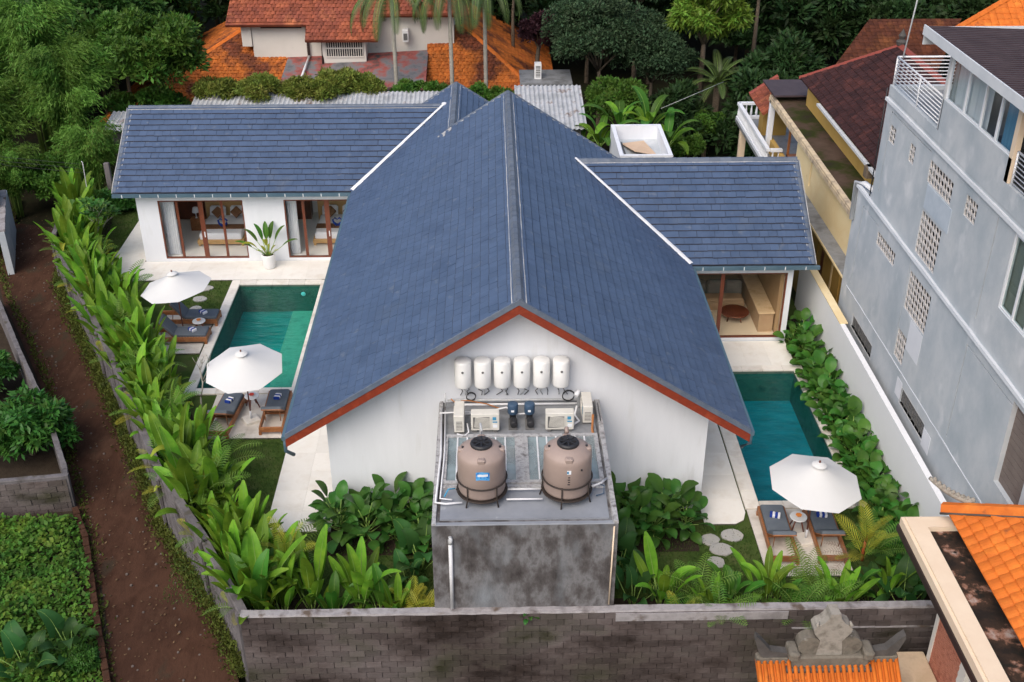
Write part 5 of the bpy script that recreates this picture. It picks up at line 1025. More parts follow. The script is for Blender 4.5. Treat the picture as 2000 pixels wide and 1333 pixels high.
# corrugated roofs behind the villa
def corr(lab, x0, x1, y0, y1, z0, z1, mat='corrugated'):
    t = thing('corrugated_shed', lab, 'shed', ((x0+x1)/2, y0, -1.3)); n = int((x1-x0)/.06); b = MB(); vs = []
    for i in range(n+1):
        x = x0+(x1-x0)*i/n; dz = .035*math.sin(i*math.pi/2.0+.4); vs += [(x, y0, z0+dz), (x, y1, z1+dz)]
    b.add(vs, [[2*i, 2*i+2, 2*i+3, 2*i+1] for i in range(n)]); b.build('roof_sheet', mat, t); MB().box(x0+.3, x1-.3, y0+.4, y0+.55, -1.3, z0-.1).build('wall', 'render_old', t); MB().box(x0+.3, x1-.3, y1-.4, y1-.25, -1.3, z1-.1).build('wall', 'render_old', t)
corr('white corrugated shed roof showing above the long left ridge', -16.6, -2.5, 28.6, 32.9, 2.0, 2.7); corr('small white corrugated roof at the far left end of the slate roof', -20.4, -18.4, 28.2, 30.4, 2.2, 2.5); corr('worn white corrugated shed roof right of the twin gables', .6, 4.2, 27.7, 33.2, 2.3, 2.9)

# ------------------------------------------------------------ red roofed house at the back
rh = thing('red_roof_house', 'white house with large weathered red tiled roofs at the back', 'house', (-8, 42, 0))
RZ = lambda y: 4.7+.7*(y-39.3)
up = [[(-16.1, 39.3), (-11.4, 39.3), (-11.4, 46), (-15.6, 46)], [(-11.4, 38.35), (-7.2, 38.35), (-7.2, 46), (-11.4, 46)], [(-7.2, 39.85), (-1.9, 39.85), (-2.3, 46), (-7.2, 46)]]
d = MB()
for q in up: d.slab([(x, y, RZ(y)-.02) for x, y in q], .14)
r1 = d.build('upper_roof', 'tile_red', rh); T = Tiles(.25, .27, .045, .03, True, .012)
for q in up: T.field((-16.1, 38.35, RZ(38.35)), (1, 0, 0), [(x, y, RZ(y)) for x, y in q])
T.build(r1, 'tile_red', 0)
LZ = lambda y, top=41, zt=4.3: zt-.65*(top-y)
sk = [[(-15.0, 42.42, 4.17), (-23.2, 36, 0), (-12.75, 36, 0), (-12.75, 42.42, 4.17)], [(-15.0, 42.42, 4.17), (-15.0, 49, 4.17), (-23.2, 49, 0), (-23.2, 36, 0)]]
sr = [[(-2.3, 41.8, 4.04), (3.3, 36.2, .4), (-4.45, 36.2, .4), (-4.45, 41.8, 4.04)], [(-2.3, 41.8, 4.04), (-2.3, 50, 4.04), (3.3, 50, .4), (3.3, 36.2, .4)]]
d = MB()
for q in sr: d.slab([(x, y, z-.03) for x, y, z in q], .12)
r2b = d.build('lower_roof', 'tile_orange_old', rh); d = MB()
for q in sk: d.slab([(x, y, z-.03) for x, y, z in q], .12)
r2 = d.build('lower_roof', 'tile_orange_old', rh); T = Tiles(.25, .27, .045, .03, True, .012)
T.field((-23.2, 36, 0), (1, 0, 0), sk[0]); T.field((-23.2, 36, 0), (0, 1, 0), sk[1]); T.build(r2, 'tile_orange_old', 0)
T = Tiles(.25, .27, .045, .03, True, .012); T.field((-4.45, 36.2, .4), (1, 0, 0), sr[0]); T.field((3.3, 36.2, .4), (0, 1, 0), sr[1]); T.build(r2b, 'tile_orange_old', 0)
caps(r2, (-23.2, 36, .05), (-15.0, 42.42, 4.22), .16, .06, .4, 'tile_orange', False); caps(r2b, (3.3, 36.2, .45), (-2.3, 41.8, 4.09), .16, .06, .4, 'tile_orange', False)
MB().slab([(-12.75, 40, 2.62), (-12.75, 36.2, 2.05), (-4.4, 35.8, 2.0), (-4.4, 40.2, 2.95)], .15).build('flat_roof', 'red_flat', rh)
def hb_(x0, x1, y0, y1, z0, z1, nm='wall', m='house_white'): return MB().box(x0, x1, y0, y1, z0, z1).build(nm, m, rh)
hb_(-15.35, -14.78, 39.9, 44, 3.3, 5.0); hb_(-14.75, -10.5, 40, 44, 2.0, 5.0); hb_(-10.55, -8.0, 39.1, 44, 1.9, 4.5); hb_(-8.0, -2.85, 40.5, 45, 1.5, 5.4); hb_(-15.2, -3.2, 41.5, 49, -1.3, 2.5)
hb_(-14.2, -11.8, 39.95, 39.99, 4.35, 4.6, 'vent_slot', 'dark_void')
g_ = hb_(-10.35, -8.15, 39.08, 39.095, 2.85, 3.95, 'grille_window', 'dark_void')
for k in range(17): MB().box(-10.33+k*.133, -10.29+k*.133, 39.04, 39.079, 2.85, 3.95).build('grille_bar', 'house_white', g_)
for z in (2.85, 3.36, 3.88): MB().box(-10.36, -8.14, 39.03, 39.085, z, z+.07).build('grille_rail', 'house_white', g_)
g_ = hb_(-5.1, -4.0, 40.46, 40.49, 4.7, 5.05, 'grille_window', 'dark_void')
for k in range(8): MB().box(-5.08+k*.14, -5.03+k*.14, 40.43, 40.459, 4.7, 5.05).build('grille_bar', 'house_white', g_)
hb_(-11.55, -11.42, 39.8, 39.95, 2.5, 4.7, 'drain_pipe', 'brown_trim'); MB().tube([(-10.62, 39.5, 4.2), (-10.55, 39.3, 3.6), (-10.56, 39.0, 2.2)], .07, 6).build('drain_pipe', 'brown_trim', rh); MB().tube([(-11.45, 39.7, 2.75), (-11.55, 36.6, 2.3)], .07, 6).build('drain_pipe', 'pvc', rh)
t = thing('air_conditioner', 'white air conditioner on the wall of the red roofed house behind a palm', 'air conditioner', (-5.7, 40.25, 3.5)); MB().bbox(-.18, .18, -.3, .24, 0, .7, .02).build('casing', 'white_paint', t, False); MB().box(-.12, .12, -.305, -.301, .1, .5).build('grille', 'ac_dark', t, False)
t = thing('air_conditioner', 'white air conditioner standing right of the red roofed house', 'air conditioner', (2.05, 37.2, 2.135)); MB().bbox(-.2, .2, -.3, .3, 0, .85, .02).build('casing', 'white_paint', t, False); MB().box(-.13, .13, -.305, -.301, .1, .75).build('grille', 'ac_dark', t, False)
for k in range(6): MB().box(-.13, .13, -.32, -.306, .13+k*.1, .16+k*.1).build('grille_slat', 'white_paint', t, False)
t = thing('low_shed', 'low grey concrete shed beside the red roofed house', 'shed', (3.2, 37, -1.3)); MB().box(1.2, 3.8, 36.4, 38.6, -1.3, 2.0).build('wall', 'render_old', t); MB().box(1.0, 4.0, 36.2, 38.8, 2.01, 2.13).build('roof_slab', 'slab', t)

# ------------------------------------------------------------ bottom right: house with gutter ledge, shrine
br = thing('orange_roof_house', 'house with bright orange tiles and cream gutter ledge at the lower right corner', 'house', (11, -8, -2))
MB().box(10.15, 16, -12, -6.72, -2, 3.4).build('wall', 'house_white', br)
led = MB(); led.box(9.52, 9.95, -12, -5.45, 3.42, 3.6); led.box(9.52, 12, -5.45, -5.05, 3.42, 3.6); led.build('gutter_ledge', 'cream', br); lo = MB(); lo.box(9.44, 9.52, -12, -4.97, 3.3, 3.54); lo.box(9.52, 12, -5.05, -4.97, 3.3, 3.54); lo.build('ledge_moulding', 'cream', br)
MB().box(9.5, 10.3, -12, -5.1, 3.2, 3.3).build('ledge_soffit', 'brown_trim', br); MB().box(9.4, 9.46, -12, -4.95, 3.12, 3.31).build('ledge_trim', 'brown_trim', br); MB().box(9.951, 12, -12, -5.451, 3.3, 3.46).build('gutter_floor', 'stained_slab', br)
HS = .7; wpl = [(10.45, -5.1, 3.9), (10.45, -13, 3.9), (14.5, -13, 3.9+4.05*HS), (14.5, -9.15, 3.9+4.05*HS)]
d = MB(); d.slab([(x, y, z-.02) for x, y, z in wpl], .1); d.slab([(10.45, -5.1, 3.88), (14.5, -9.15, 3.88+4.05*HS), (16, -9.15, 3.88+4.05*HS), (16, -5.1, 3.88)], .1); r3 = d.build('roof', 'tile_orange', br)
T = Tiles(.3, .27, .05, .03, False, .004, .004); T.field((10.45, -5.1, 3.9), (0, 1, 0), wpl); T.build(r3, 'tile_orange', 300)
caps(r3, (10.4, -5.05, 3.93), (14.5, -9.15, 3.95+4.05*HS), .2, .1, .55, 'tile_orange', True, mmat='stone_dark', mr=.03, lift=.07)
cu = MB(); P_ = []; 
for k in range(10): a = k/9; P_.append(Vector((10.95-.95*a, -5.35+.5*a, 4.28+.42*a*a-.04*a)))
cu.tube(P_, [.1-.05*k/9 for k in range(10)], 7)
for k in range(9): cu.lathe([(.0, .1), (.06, .04), (.07, -.03)], tuple(P_[k]+Vector((0, 0, .05))), 6)
cu.build('curled_ornament', 'stone_pale', r3)
bw = MB().box(10.09, 10.14, -8.3, -6.85, -1.5, 3.19).build('brick_panel', 'lime_mortar', br); V, F = [], []
for j in range(40):
    for i in range(8):
        y = -8.3+i*.19+(.095 if j % 2 else 0); b_ = MB().box(10.075, 10.09, y, min(y+.175, -6.85), -1.2+j*.108, -1.2+j*.108+.09); k = len(V); V += b_.v; F += [[k+a for a in f] for f in b_.f]
m_ = bpy.data.meshes.new('bricks'); m_.from_pydata(V, [], F); m_.materials.append(MATS['brick_red']); obj('bricks', m_, bw, True, kind='stuff')
MB().box(10.05, 10.15, -6.85, -6.7, -2, 3.19).build('pilaster', 'house_white', br); MB().box(10.05, 10.15, -8.6, -8.3, -2, 3.19).build('pilaster', 'house_white', br)
tag(MB().bbox(9.0, 10.05, -7.7, -6.5, -2, .5, .03).build('pier', 'sandstone'), 'flat sandy topped pier beside the brick panel at lower right', 'pier'); pipe('bamboo_pole', [(8.9, -7.9, -.5), (8.98, -6.4, .52)], .04, 'brown_trim', 'dark slanting pole on the edge of the sandy pier', 'pole')
sh = thing('shrine', 'stone crowned shrine roof with orange ribbed tiles at the bottom edge', 'shrine', (7.03, -8, -2))
MB().box(5.8, 8.3, -9.0, -7.2, -2, 1.2).build('body', 'stone', sh)
def prof(pts, y0, y1, m, nm):
    n = len(pts); v = [(x, y0, z) for x, z in pts]+[(x, y1, z) for x, z in pts]; b = MB(); b.add(v, [list(range(n)), list(range(2*n-1, n-1, -1))]+[[i, n+i, n+(i+1) % n, (i+1) % n] for i in range(n)]); return b.build(nm, m, sh)
fs_ = [(5.35, -8, 1.9), (8.65, -8, 1.9), (8.6, -9.7, .75), (5.4, -9.7, .75)]; d = MB(); d.slab([(x, y, z-.03) for x, y, z in fs_], .1); r4 = d.build('roof', 'tile_orange', sh)
for k in range(24):
    x0 = 5.4+k*.14; x1 = 5.42+k*.138; MB().tube([(x0, -8, 1.93), (x1, -9.68, .78)], .05, 6).build('rib_tile', 'tile_orange', r4)
MB().bbox(6.15, 7.95, -8.22, -7.82, 1.75, 2.08, .04).build('ridge_block', 'stone', sh); MB().bbox(6.0, 8.1, -8.3, -7.75, 1.5, 1.77, .04).build('ridge_block', 'stone_dark', sh)
for sx in (-1, 1): prof([(7.0+sx*a, z) for a, z in ((.9, 1.86), (.95, 2.1), (1.35, 2.18), (1.6, 2.5), (1.72, 2.62), (1.74, 2.5), (1.62, 2.12), (1.45, 1.9))][::-sx], -8.1, -7.9, 'stone_dark', 'ridge_horn')
MB().bbox(5.35, 6.1, -8.12, -7.9, 1.8, 1.98, .03).build('ridge_beam', 'stone', sh); MB().bbox(7.9, 8.65, -8.12, -7.9, 1.8, 1.98, .03).build('ridge_beam', 'stone', sh)
MB().bbox(6.0, 8.05, -8.75, -8.5, 1.3, 1.52, .04).build('front_ridge', 'stone_dark', sh)
for sx in (-1, 1): MB().tube([(7.02+sx*1.0, -8.6, 1.42), (7.02+sx*1.2, -9.0, 1.2), (7.02+sx*1.5, -9.6, .85)], .1, 8).build('hip_ridge', 'stone_dark', sh)
MB().bbox(6.05, 6.3, -8.3, -7.8, 2.05, 2.25, .05).build('corner_knob', 'stone', sh); MB().bbox(7.78, 8.03, -8.3, -7.8, 2.05, 2.25, .05).build('corner_knob', 'stone', sh)
half = [(.3, 2.08), (.27, 2.35), (.25, 2.5), (.33, 2.62), (.42, 2.74), (.44, 2.86), (.38, 2.96), (.27, 3.02), (.2, 3.1), (.14, 3.2), (.11, 3.32)]
prof([(7.0+x, z) for x, z in half]+[(7.0-x, z) for x, z in half[::-1]], -8.14, -7.8, 'stone_pale', 'crown_stone')
for sx in (-1, 1): prof([(7.0+sx*.47+.27*math.cos(2*math.pi*k/20)*(1), 2.33+.27*math.sin(2*math.pi*k/20)) for k in range(20)], -8.12, -7.84, 'stone', 'scroll_stone'); MB().tube([(7.0+sx*.4, -8.16, 2.98), (7.0+sx*.36, -8.1, 3.08)], [.05, .02], 6).build('crown_leaf', 'stone_pale', sh)
pipe('incense_stick', [(8.4, -8.05, 2.1), (8.6, -8.0, 2.42)], .015, 'stone_pale', 'thin pale stick leaning on the right horn of the shrine', 'stick', 5)

# ------------------------------------------------------------ garden plants, leaf by leaf
HL = [blade('leaf', 1.35, .33, 'leaf_helic', .9, .2, .3, 8, 'long', .03), blade('leaf', 1.15, .32, 'leaf_helic', .65, .22, .75, 8, 'long', .015), blade('leaf', 1.5, .36, 'leaf_helic', 1.0, .16, .15, 8, 'long', .01)]
HD = [blade('leaf', 1.1, .36, 'leaf_helic_dark', .7, .16, .5, 7, 'long', .012), blade('leaf', .8, .3, 'leaf_helic_dark', .5, .2, .9, 7, 'long', .015)]
OV = [blade('leaf', .56, .4, 'leaf_hedge', .34, .14, .75, 6, 'oval'), blade('leaf', .48, .36, 'leaf_hedge', .26, .18, 1.0, 6, 'oval'), blade('leaf', .62, .44, 'leaf_hedge', .42, .1, .55, 6, 'oval')]
OB = [blade('leaf', .58, .34, 'leaf_bush', .4, .14, .7, 6, 'oval'), blade('leaf', .5, .3, 'leaf_bush', .3, .18, 1.0, 6, 'oval'), blade('leaf', .64, .38, 'leaf_bush', .5, .1, .45, 6, 'oval')]
EAR = [blade('leaf', .75, .62, 'leaf_ear', .95, .1, .9, 6, 'heart', .02), blade('leaf', .6, .5, 'leaf_ear', .75, .12, 1.2, 6, 'heart', .02)]
BAN = [blade('leaf', 1.9, .5, 'leaf_helic_dark', .6, .15, .8, 9, 'long', .02), blade('leaf', 1.6, .45, 'leaf_helic', .5, .18, 1.1, 9, 'long', .02)]
FR_G = frondmesh('frond', 1.2, .34, 'leaf_palm', 17, 1.0, .3, .02); FR_Y = frondmesh('frond', 1.05, .32, 'leaf_palm_gold', 18, .7, .12, .019, .9, stem='leaf_yellow'); FR_K = frondmesh('frond', 1.35, .36, 'leaf_palm', 19, 1.2, .5, .017)
OLD = [blade('leaf', 1.15, .27, 'leaf_yellow', .7, .35, 1.3, 8, 'long', .05)]
def plant(name, lab, cat, x, y, z, meshes, n, lean=(.08, .7), s=1, grp=None, seed=0, zspread=0, stem=None, pname='leaf', rad=.04):
    g = random.Random(seed); t = thing(name, lab, cat, (x, y, z), g.uniform(0, 6.28), grp); P = []
    for i in range(n):
        u = (i+.5)/n; az = i*2.39996+g.uniform(-.35, .35); ln = lean[0]+(lean[1]-lean[0])*u**.8+g.uniform(-.1, .1); zz = zspread*(1-u)*g.uniform(.6, 1.1)
        P.append((pname, (OLD[0] if meshes is HL and g.random() < .035 else g.choice(meshes)), place_leaf(az, ln, zz, rad*g.uniform(.3, 1.5), s*g.uniform(.75, 1.12)*(1-.12*u), g.uniform(-.5, .5)), []))
    if stem: P.append(('stem', stem, I4, []))
    kids(t, P); return t
stemm = {h: MB().tube([(0, 0, 0), (.02, .01, h*.5), (0, 0, h)], [.035, .03, .02], 6).mesh('stem', 'stem_green') for h in (.5, .8, 1.2)}
redstem = MB().tube([(0, 0, 0), (.02, 0, .4), (0, 0, .85)], [.05, .045, .035], 7).mesh('stem', 'stem_red')
# long left border: two staggered rows along the diagonal wall
def along(line, d):
    for a, c in zip(line, line[1:]):
        a, c = Vector(a), Vector(c); l = (c-a).length
        if d <= l: u = (c-a)/l; return a+u*d, u
        d -= l
    return Vector(line[-1]), u
g = random.Random(5)
for row, off, st in ((0, .6, .8), (1, 1.4, .9)):
    for k in range(39):
        d = .6+k*st+g.uniform(-.2, .2)+(.4 if row else 0)
        if d > 30.5: continue
        p, u = along(WL, d); q = p+Vector((u.y, -u.x))*(off+g.uniform(-.15, .15))
        s = g.uniform(.85, 1.3)*(1.0 if row == 0 else .86)
        if row and 3.4 < q.y < 7.0: s *= .8
        plant('broad_leaf_plant', 'bright paddle-leaved plant, %s from the front in the left border, %s row' % (ordn(k), 'wall-side' if row == 0 else 'garden-side'), 'plant', q.x, q.y, -.02, HL if g.random() < .65 else HL[:2]+HD[:1], g.randint(13, 17), (.03, .5), s*.97, 'paddle-leaved plants along the left wall', k+row*50)
for i, d in enumerate((.9, 4.2, 6.9, 8.2, 11.5, 15.5, 19.8, 22.5, 26)):
    p, u = along(WL, d); q = p+Vector((u.y, -u.x))*.22; plant('small_palm', 'small yellow-green palm drooping over the left wall, %s from the front corner' % ordn(i), 'palm', q.x, q.y, .55, [FR_Y, FR_G], 8, (.3, 1.2), .85, 'small palms along the left wall', 300+i, stem=None, pname='frond')
for i, (d, o, z) in enumerate(((2.2, 1.9, .5), (5.5, 1.0, 1.1), (7.6, 2.0, .4), (10.2, 1.1, 1.2), (13.2, 1.2, 1.1), (17.0, 1.0, 1.2), (20.8, 2.0, .5), (24.0, 1.1, 1.0))):
    p, u = along(WL, d); q = p+Vector((u.y, -u.x))*o; plant('feather_palm', 'feathery green palm among the paddle leaves of the left border, %s from the front' % ordn(i), 'palm', q.x, q.y, z, [FR_K, FR_G], 10, (.15, 1.0), 1.15, 'feathery palms in the left border', 380+i, pname='frond')
yb_ = [blade('leaf', .5, .17, 'leaf_yellow', .3, .15, .6, 5, 'oval')]
for i, d in enumerate((21.5, 25.5, 12.5)):
    p, u = along(WL, d); q = p+Vector((u.y, -u.x))*1.7; plant('yellow_shrub', 'rounded yellow-green shrub at the garden edge of the left border, %s from the front' % ['third', 'second', 'first'][2-i] if i < 2 else 'rounded yellow-green shrub low in the left border, nearest the front', 'shrub', q.x, q.y, 0, yb_, 26, (.05, 1.2), 1.0, 'yellow shrubs in the left border', 340+i, .5)
# right hedge
g = random.Random(9)
for row, x in ((0, 10.74), (1, 11.05)):
    for k in range(25):
        y = -3.6+k*.58+g.uniform(-.12, .12)
        if y > 10.0 and row == 0: continue
        plant('round_leaf_shrub', 'round-leaved shrub, %s from the front in the right hedge, %s row' % (ordn(k), 'pool-side' if row == 0 else 'wall-side'), 'shrub', x+g.uniform(-.12, .12), y, -.02, OV, g.randint(12, 15), (.25, 1.35), g.uniform(.85, 1.1)*(1 if row else .88), 'round-leaved shrubs of the right hedge', 500+k+row*40, .42 if row else .25, stemm[.5])
# bushes either side of the utility block
for side, pts in (('left', [(-5.2, -1.0), (-4.6, -.6), (-4.4, -1.25), (-3.8, -.6), (-3.6, -1.3), (-3.1, -.65), (-2.9, -1.35), (-2.55, -.8), (-5.4, -.65), (-2.6, -1.9)]), ('right', [(2.7, -.7), (2.75, -1.4), (3.3, -.7), (3.35, -1.35), (3.9, -.75), (3.95, -1.3), (4.5, -.75), (4.9, -1.0), (2.7, -2.0)])):
    for k, (x, y) in enumerate(pts): plant('oval_leaf_bush', 'dark oval-leaved bush at the gable foot, %s of the %s-hand clump' % (ordn(k), side), 'bush', x, y, -.02, OB, 22, (.2, 1.4), random.Random(k).uniform(.95, 1.2), 'oval-leaved bushes at the gable foot', 600+k+(side == 'right')*20, .7, stemm[.8])
# elephant ears
for i, (x, y, z, s, lab) in enumerate(((-2.75, -2.7, 0, 1.15, 'beside the left flank of the utility block'), (-3.1, -3.4, 0, .85, 'low in front of the utility block, left'), (2.75, -2.9, 0, 1.1, 'in the shade right of the utility block'), (3.0, -4.3, 0, 1.0, 'against the front wall right of the utility block'), (-12.1, -4.7, -1, 1.0, 'at the lower left edge beside the kerb'), (-13.0, -5.4, -1, 1.05, 'in the lower left corner of the weeds'), (10.2, -4.6, 0, 1.0, 'at the right end of the front bed'), (9.4, -4.2, 0, .9, 'near the right end of the front bed'))):
    plant('elephant_ear', 'dark elephant-ear plant '+lab, 'plant', x, y, z, EAR, 8, (.15, .8), s, 'elephant-ear plants', 700+i)
# front bed
fb = [(-6.3, -4.6, .95, 'l'), (-5.6, -4.3, 1.0, 'l'), (-5.0, -4.7, .85, 'd'), (-4.3, -4.3, 1.05, 'l'), (-3.7, -4.6, .95, 'd'), (-3.3, -4.8, .7, 'l'), (-6.7, -3.6, .9, 'd'), (3.75, -4.3, .95, 'l'), (4.2, -4.9, .7, 'd'), (5.6, -4.35, 1.0, 'd'), (6.6, -4.3, .95, 'l'), (7.0, -4.6, .8, 'd'), (8.4, -4.6, .8, 'l'), (8.95, -4.2, .85, 'd'), (9.9, -4.1, .8, 'l'), (5.0, -4.8, .6, 'l')]
for i, (x, y, s, m) in enumerate(fb): plant('broad_leaf_plant', 'paddle-leaved plant in the front bed, %s from the left' % ordn(sorted(q[0] for q in fb).index(x)), 'plant', x, y, -.02, HL if m == 'l' else HD, 11, (.03, .55), s*.95, 'paddle-leaved plants in the front bed', 800+i)
pf = [(-6.35, -3.3, .55, FR_Y, 1.05, redstem, 'golden palm with a red stem at the left end of the front bed'), (-3.0, -4.5, .15, FR_Y, .95, None, 'yellow-green feathery palm left of the utility block foot'), (-2.6, -4.9, .1, FR_Y, .85, None, 'small yellow feathery palm touching the utility block foot'), (4.7, -4.4, .4, FR_K, .95, None, 'feathery green palm beside the tall leaf in the right front bed'), (5.15, -5.2, .5, FR_K, .8, None, 'dark feathery palm hanging over the front wall right of the block'), (4.2, -5.1, .2, FR_Y, .7, None, 'small yellow palm at the wall top right of the block'), (7.75, -3.95, .35, FR_K, .95, None, 'feathery green palm in front of the right loungers'), (7.3, -5.0, .3, FR_K, .9, None, 'dark feathery palm on the wall below the right loungers'), (8.0, -4.8, .3, FR_K, .8, None, 'bushy small palm below the right lounger deck'), (9.35, -3.4, .8, FR_Y, 1.15, redstem, 'tall golden palm right of the right parasol'), (9.9, -2.9, .6, FR_G, 1.0, None, 'green palm leaning on the hedge behind the golden palm'), (6.0, -4.9, .2, FR_K, .7, None, 'low feathery palm in the middle of the right front bed')]
for i, (x, y, z, m, s, stm, lab) in enumerate(pf): plant('small_palm', lab, 'palm', x, y, z if not stm else z-.02, [m], 11, (.05, .8), s*1.1, 'small palms in the front bed', 860+i, stem=stm, pname='frond', zspread=.85 if stm else 0)
# dry twigs and leafless frangipani
def twigs(name, lab, x, y, h, seed, mat, leafm=None):
    g = random.Random(seed); t = thing(name, lab, 'shrub', (x, y, 0)); tips = []
    def grow(p, d, l, r, k):
        e = p+d*l; MB().tube([p, p+d*l*.5+Vector((g.uniform(-.03, .03), g.uniform(-.03, .03), 0)), e], [r, r*.85, r*.7], 6).build('branch', mat, t, False)
        if k == 0: tips.append((e, d)); return
        for _ in range(2 if g.random() < .75 else 3): q = (d+Vector((g.uniform(-.8, .8), g.uniform(-.8, .8), g.uniform(.0, .5)))).normalized(); grow(e, q, l*g.uniform(.6, .85), r*.72, k-1)
    grow(Vector((0, 0, 0)), Vector((.05, 0, 1)).normalized(), h*.36, .035, 4)
    if leafm:
        for e, d in tips:
            for k in range(5): c = obj('leaf', leafm, t, False, Matrix.Translation(e) @ place_leaf(k*1.25+g.random(), g.uniform(.4, 1.1), 0, 0, .5))
twigs('bare_frangipani', 'leafless grey frangipani in front of the near left parasol', -10.6, 5.2, 2.3, 3, 'bark_pale'); twigs('frangipani', 'pale-branched frangipani with leaf tufts at the far end of the left border', -17.9, 18.2, 2.4, 8, 'bark_pale', OB[0])
t = thing('dry_palm', 'dried pinkish palm twigs over the right lounger', 'palm', (9.2, -3.0, .5)); FD = frondmesh('frond', 1.0, .22, 'twig', 12, 1.4, .3, .01, stem='twig'); kids(t, [('frond', FD, place_leaf(1.2+k*.35, .5+.15*k, 0, 0, .9), []) for k in range(4)])
tag(thing('wall_weed', 'small green weed growing on the front wall below the utility block', 'plant', (.15, -5.62, .95)), None); kids(bpy.data.objects['wall_weed'], [('leaf', OB[1], place_leaf(k*2.4, .3+.09*k, 0, 0, .42), []) for k in range(12)])
# potted plant on the terrace
t = thing('potted_plant', 'white cylindrical pot with a paddle-leaved plant between the bedroom doors', 'potted plant', (-10.25, 16.75, .032)); b = MB(); b.smooth = True; b.lathe([(0, 0), (.22, 0), (.25, .05), (.29, .6), (.28, .64), (.25, .64), (.25, .55), (0, .55)], n=28); b.build('pot', 'white_paint', t, False); MB().lathe([(0, .57), (.24, .56)], n=16).build('soil', 'soil', t, False)
PB = [blade('leaf', .75, .24, 'leaf_helic_dark', .75, .15, .4, 7, 'long'), blade('leaf', .7, .22, 'leaf_yellow', .6, .2, .9, 7, 'long')]
kids(t, [('leaf', PB[1 if k in (3, 6) else 0], place_leaf(R(a), ln, .55, .03, 1), []) for k, (a, ln) in enumerate(((90, .95), (75, .55), (10, .1), (100, .75), (-60, .45), (-88, .9), (180, .25), (-20, .3), (60, .25)))]); kids(t, [('leaf', yb_[0], place_leaf(k*.9, .5+.1*(k % 3), .55, .05, .7), []) for k in range(7)])

# ------------------------------------------------------------ grass, weeds, moss
def pts_in(n, x0, x1, y0, y1, z): return np.column_stack([nr.uniform(x0, x1, n), nr.uniform(y0, y1, n), np.full(n, z)])
G = np.vstack([pts_in(int(260*(a[1]-a[0])*(a[3]-a[2])), *a, -.03) for a in ((-13.9, -11.62, 12.78, 15.58), (-9.8, -7.47, -3.9, 3.88), (-7.4, -2.3, -3.9, -1.0), (2.4, 6.88, -3.9, -.9), (9.36, 10.6, -3.9, -.16), (-19.3, -17.22, 17, 23.5), (6.9, 9.3, -3.9, -3.17))])
D = nr.normal(size=G.shape)*.45; D[:, 2] = 1
tag(obj('grass', leafcloud('grass', G, D, .075, .022, 'grass', .1)), 'short green lawn grass around the pools', 'grass', kind='stuff')
n = 24000; tt = nr.random(n)*8.6-.4; ix = np.clip((tt+7.9-7.9)/1, 0, 8); P = np.column_stack([np.zeros(n), -7.5+tt*1.03, np.zeros(n)])
PLa = np.array(PL); xr = np.interp(P[:, 1], PLa[:, 1], PLa[:, 0]); P[:, 0] = xr-.25-nr.random(n)**.8*6.5; P[:, 2] = -1+nr.random(n)*.28*(1+np.sin(P[:, 0]*2.1)*np.cos(P[:, 1]*1.7))
D = nr.normal(size=P.shape); D[:, 2] = np.abs(D[:, 2])*.5+.1
tag(obj('weeds', leafcloud('weeds', P, D, .15, .11, 'leaf_weed', .75)), 'low green creeping weeds covering the lot left of the path', 'weeds', kind='stuff')
n = 15000; q = nr.random(n); ln_ = np.array(WL); s_ = np.concatenate([[0], np.cumsum(np.linalg.norm(np.diff(ln_, axis=0), axis=1))]); d_ = q*s_[-1]*.97; x = np.interp(d_, s_, ln_[:, 0]); y = np.interp(d_, s_, ln_[:, 1]); off = .04+np.abs(nr.normal(size=n))*.19
P = np.column_stack([x-.87*off, y-.47*off, -1+np.maximum(0, .45-off)*nr.random(n)*1.2]); D = nr.normal(size=P.shape); D[:, 2] = np.abs(D[:, 2])+.3
tag(obj('moss_tufts', leafcloud('moss_tufts', P, D, .11, .05, 'leaf_moss', .4)), 'yellow-green moss and tufts along the foot of the left garden wall', 'moss', kind='stuff')
n = 2200; y = nr.uniform(-7.5, 26, n); xl = np.interp(y, PLa[:, 1], PLa[:, 0]); P = np.column_stack([xl+np.abs(nr.normal(size=n))*.18-.3, y, np.full(n, -1.0)]); D = nr.normal(size=P.shape); D[:, 2] = np.abs(D[:, 2])+.2
tag(obj('path_edge_weeds', leafcloud('path_edge_weeds', P, D, .13, .06, 'leaf_moss', .5)), 'scattered weeds along the left edge of the dirt path', 'weeds', kind='stuff')
n = 5000; P = np.column_stack([nr.uniform(-7, 11, n), -5.76-np.abs(nr.normal(size=n))*.35, np.full(n, -1.98)+nr.random(n)*.25]); D = nr.normal(size=P.shape); D[:, 2] = np.abs(D[:, 2])
tag(obj('wall_foot_weeds', leafcloud('wall_foot_weeds', P, D, .14, .07, 'leaf_moss', .5)), 'dark weeds at the foot of the front block wall', 'weeds', kind='stuff')

n = 900; y = nr.uniform(-7.5, 25, n); PRa = np.array(PR); a = np.interp(y, PLa[:, 1], PLa[:, 0]); c = np.interp(y, PRa[:, 1], PRa[:, 0]); e_ = nr.beta(.6, .6, n); P = np.column_stack([a+(c-a)*e_, y, np.full(n, -.985)]); D = nr.normal(size=P.shape); D[:, 2] = np.abs(D[:, 2])*.15
tag(obj('leaf_litter', leafcloud('leaf_litter', P, D, .08, .045, 'litter', .9)), 'dry leaf litter scattered over the dirt path', 'leaf litter', kind='stuff')
b = MB(); g = random.Random(44)
for k in range(260):
    y = g.uniform(-7.5, 24); a = float(np.interp(y, PLa[:, 1], PLa[:, 0])); c = float(np.interp(y, PRa[:, 1], PRa[:, 0])); x = a+(c-a)*g.betavariate(.6, .6); r = g.uniform(.015, .05); b.lathe([(r, -.01), (r*.8, r*.5), (0, r*.65)], (x, y, -1.02), 6, a0=g.random())
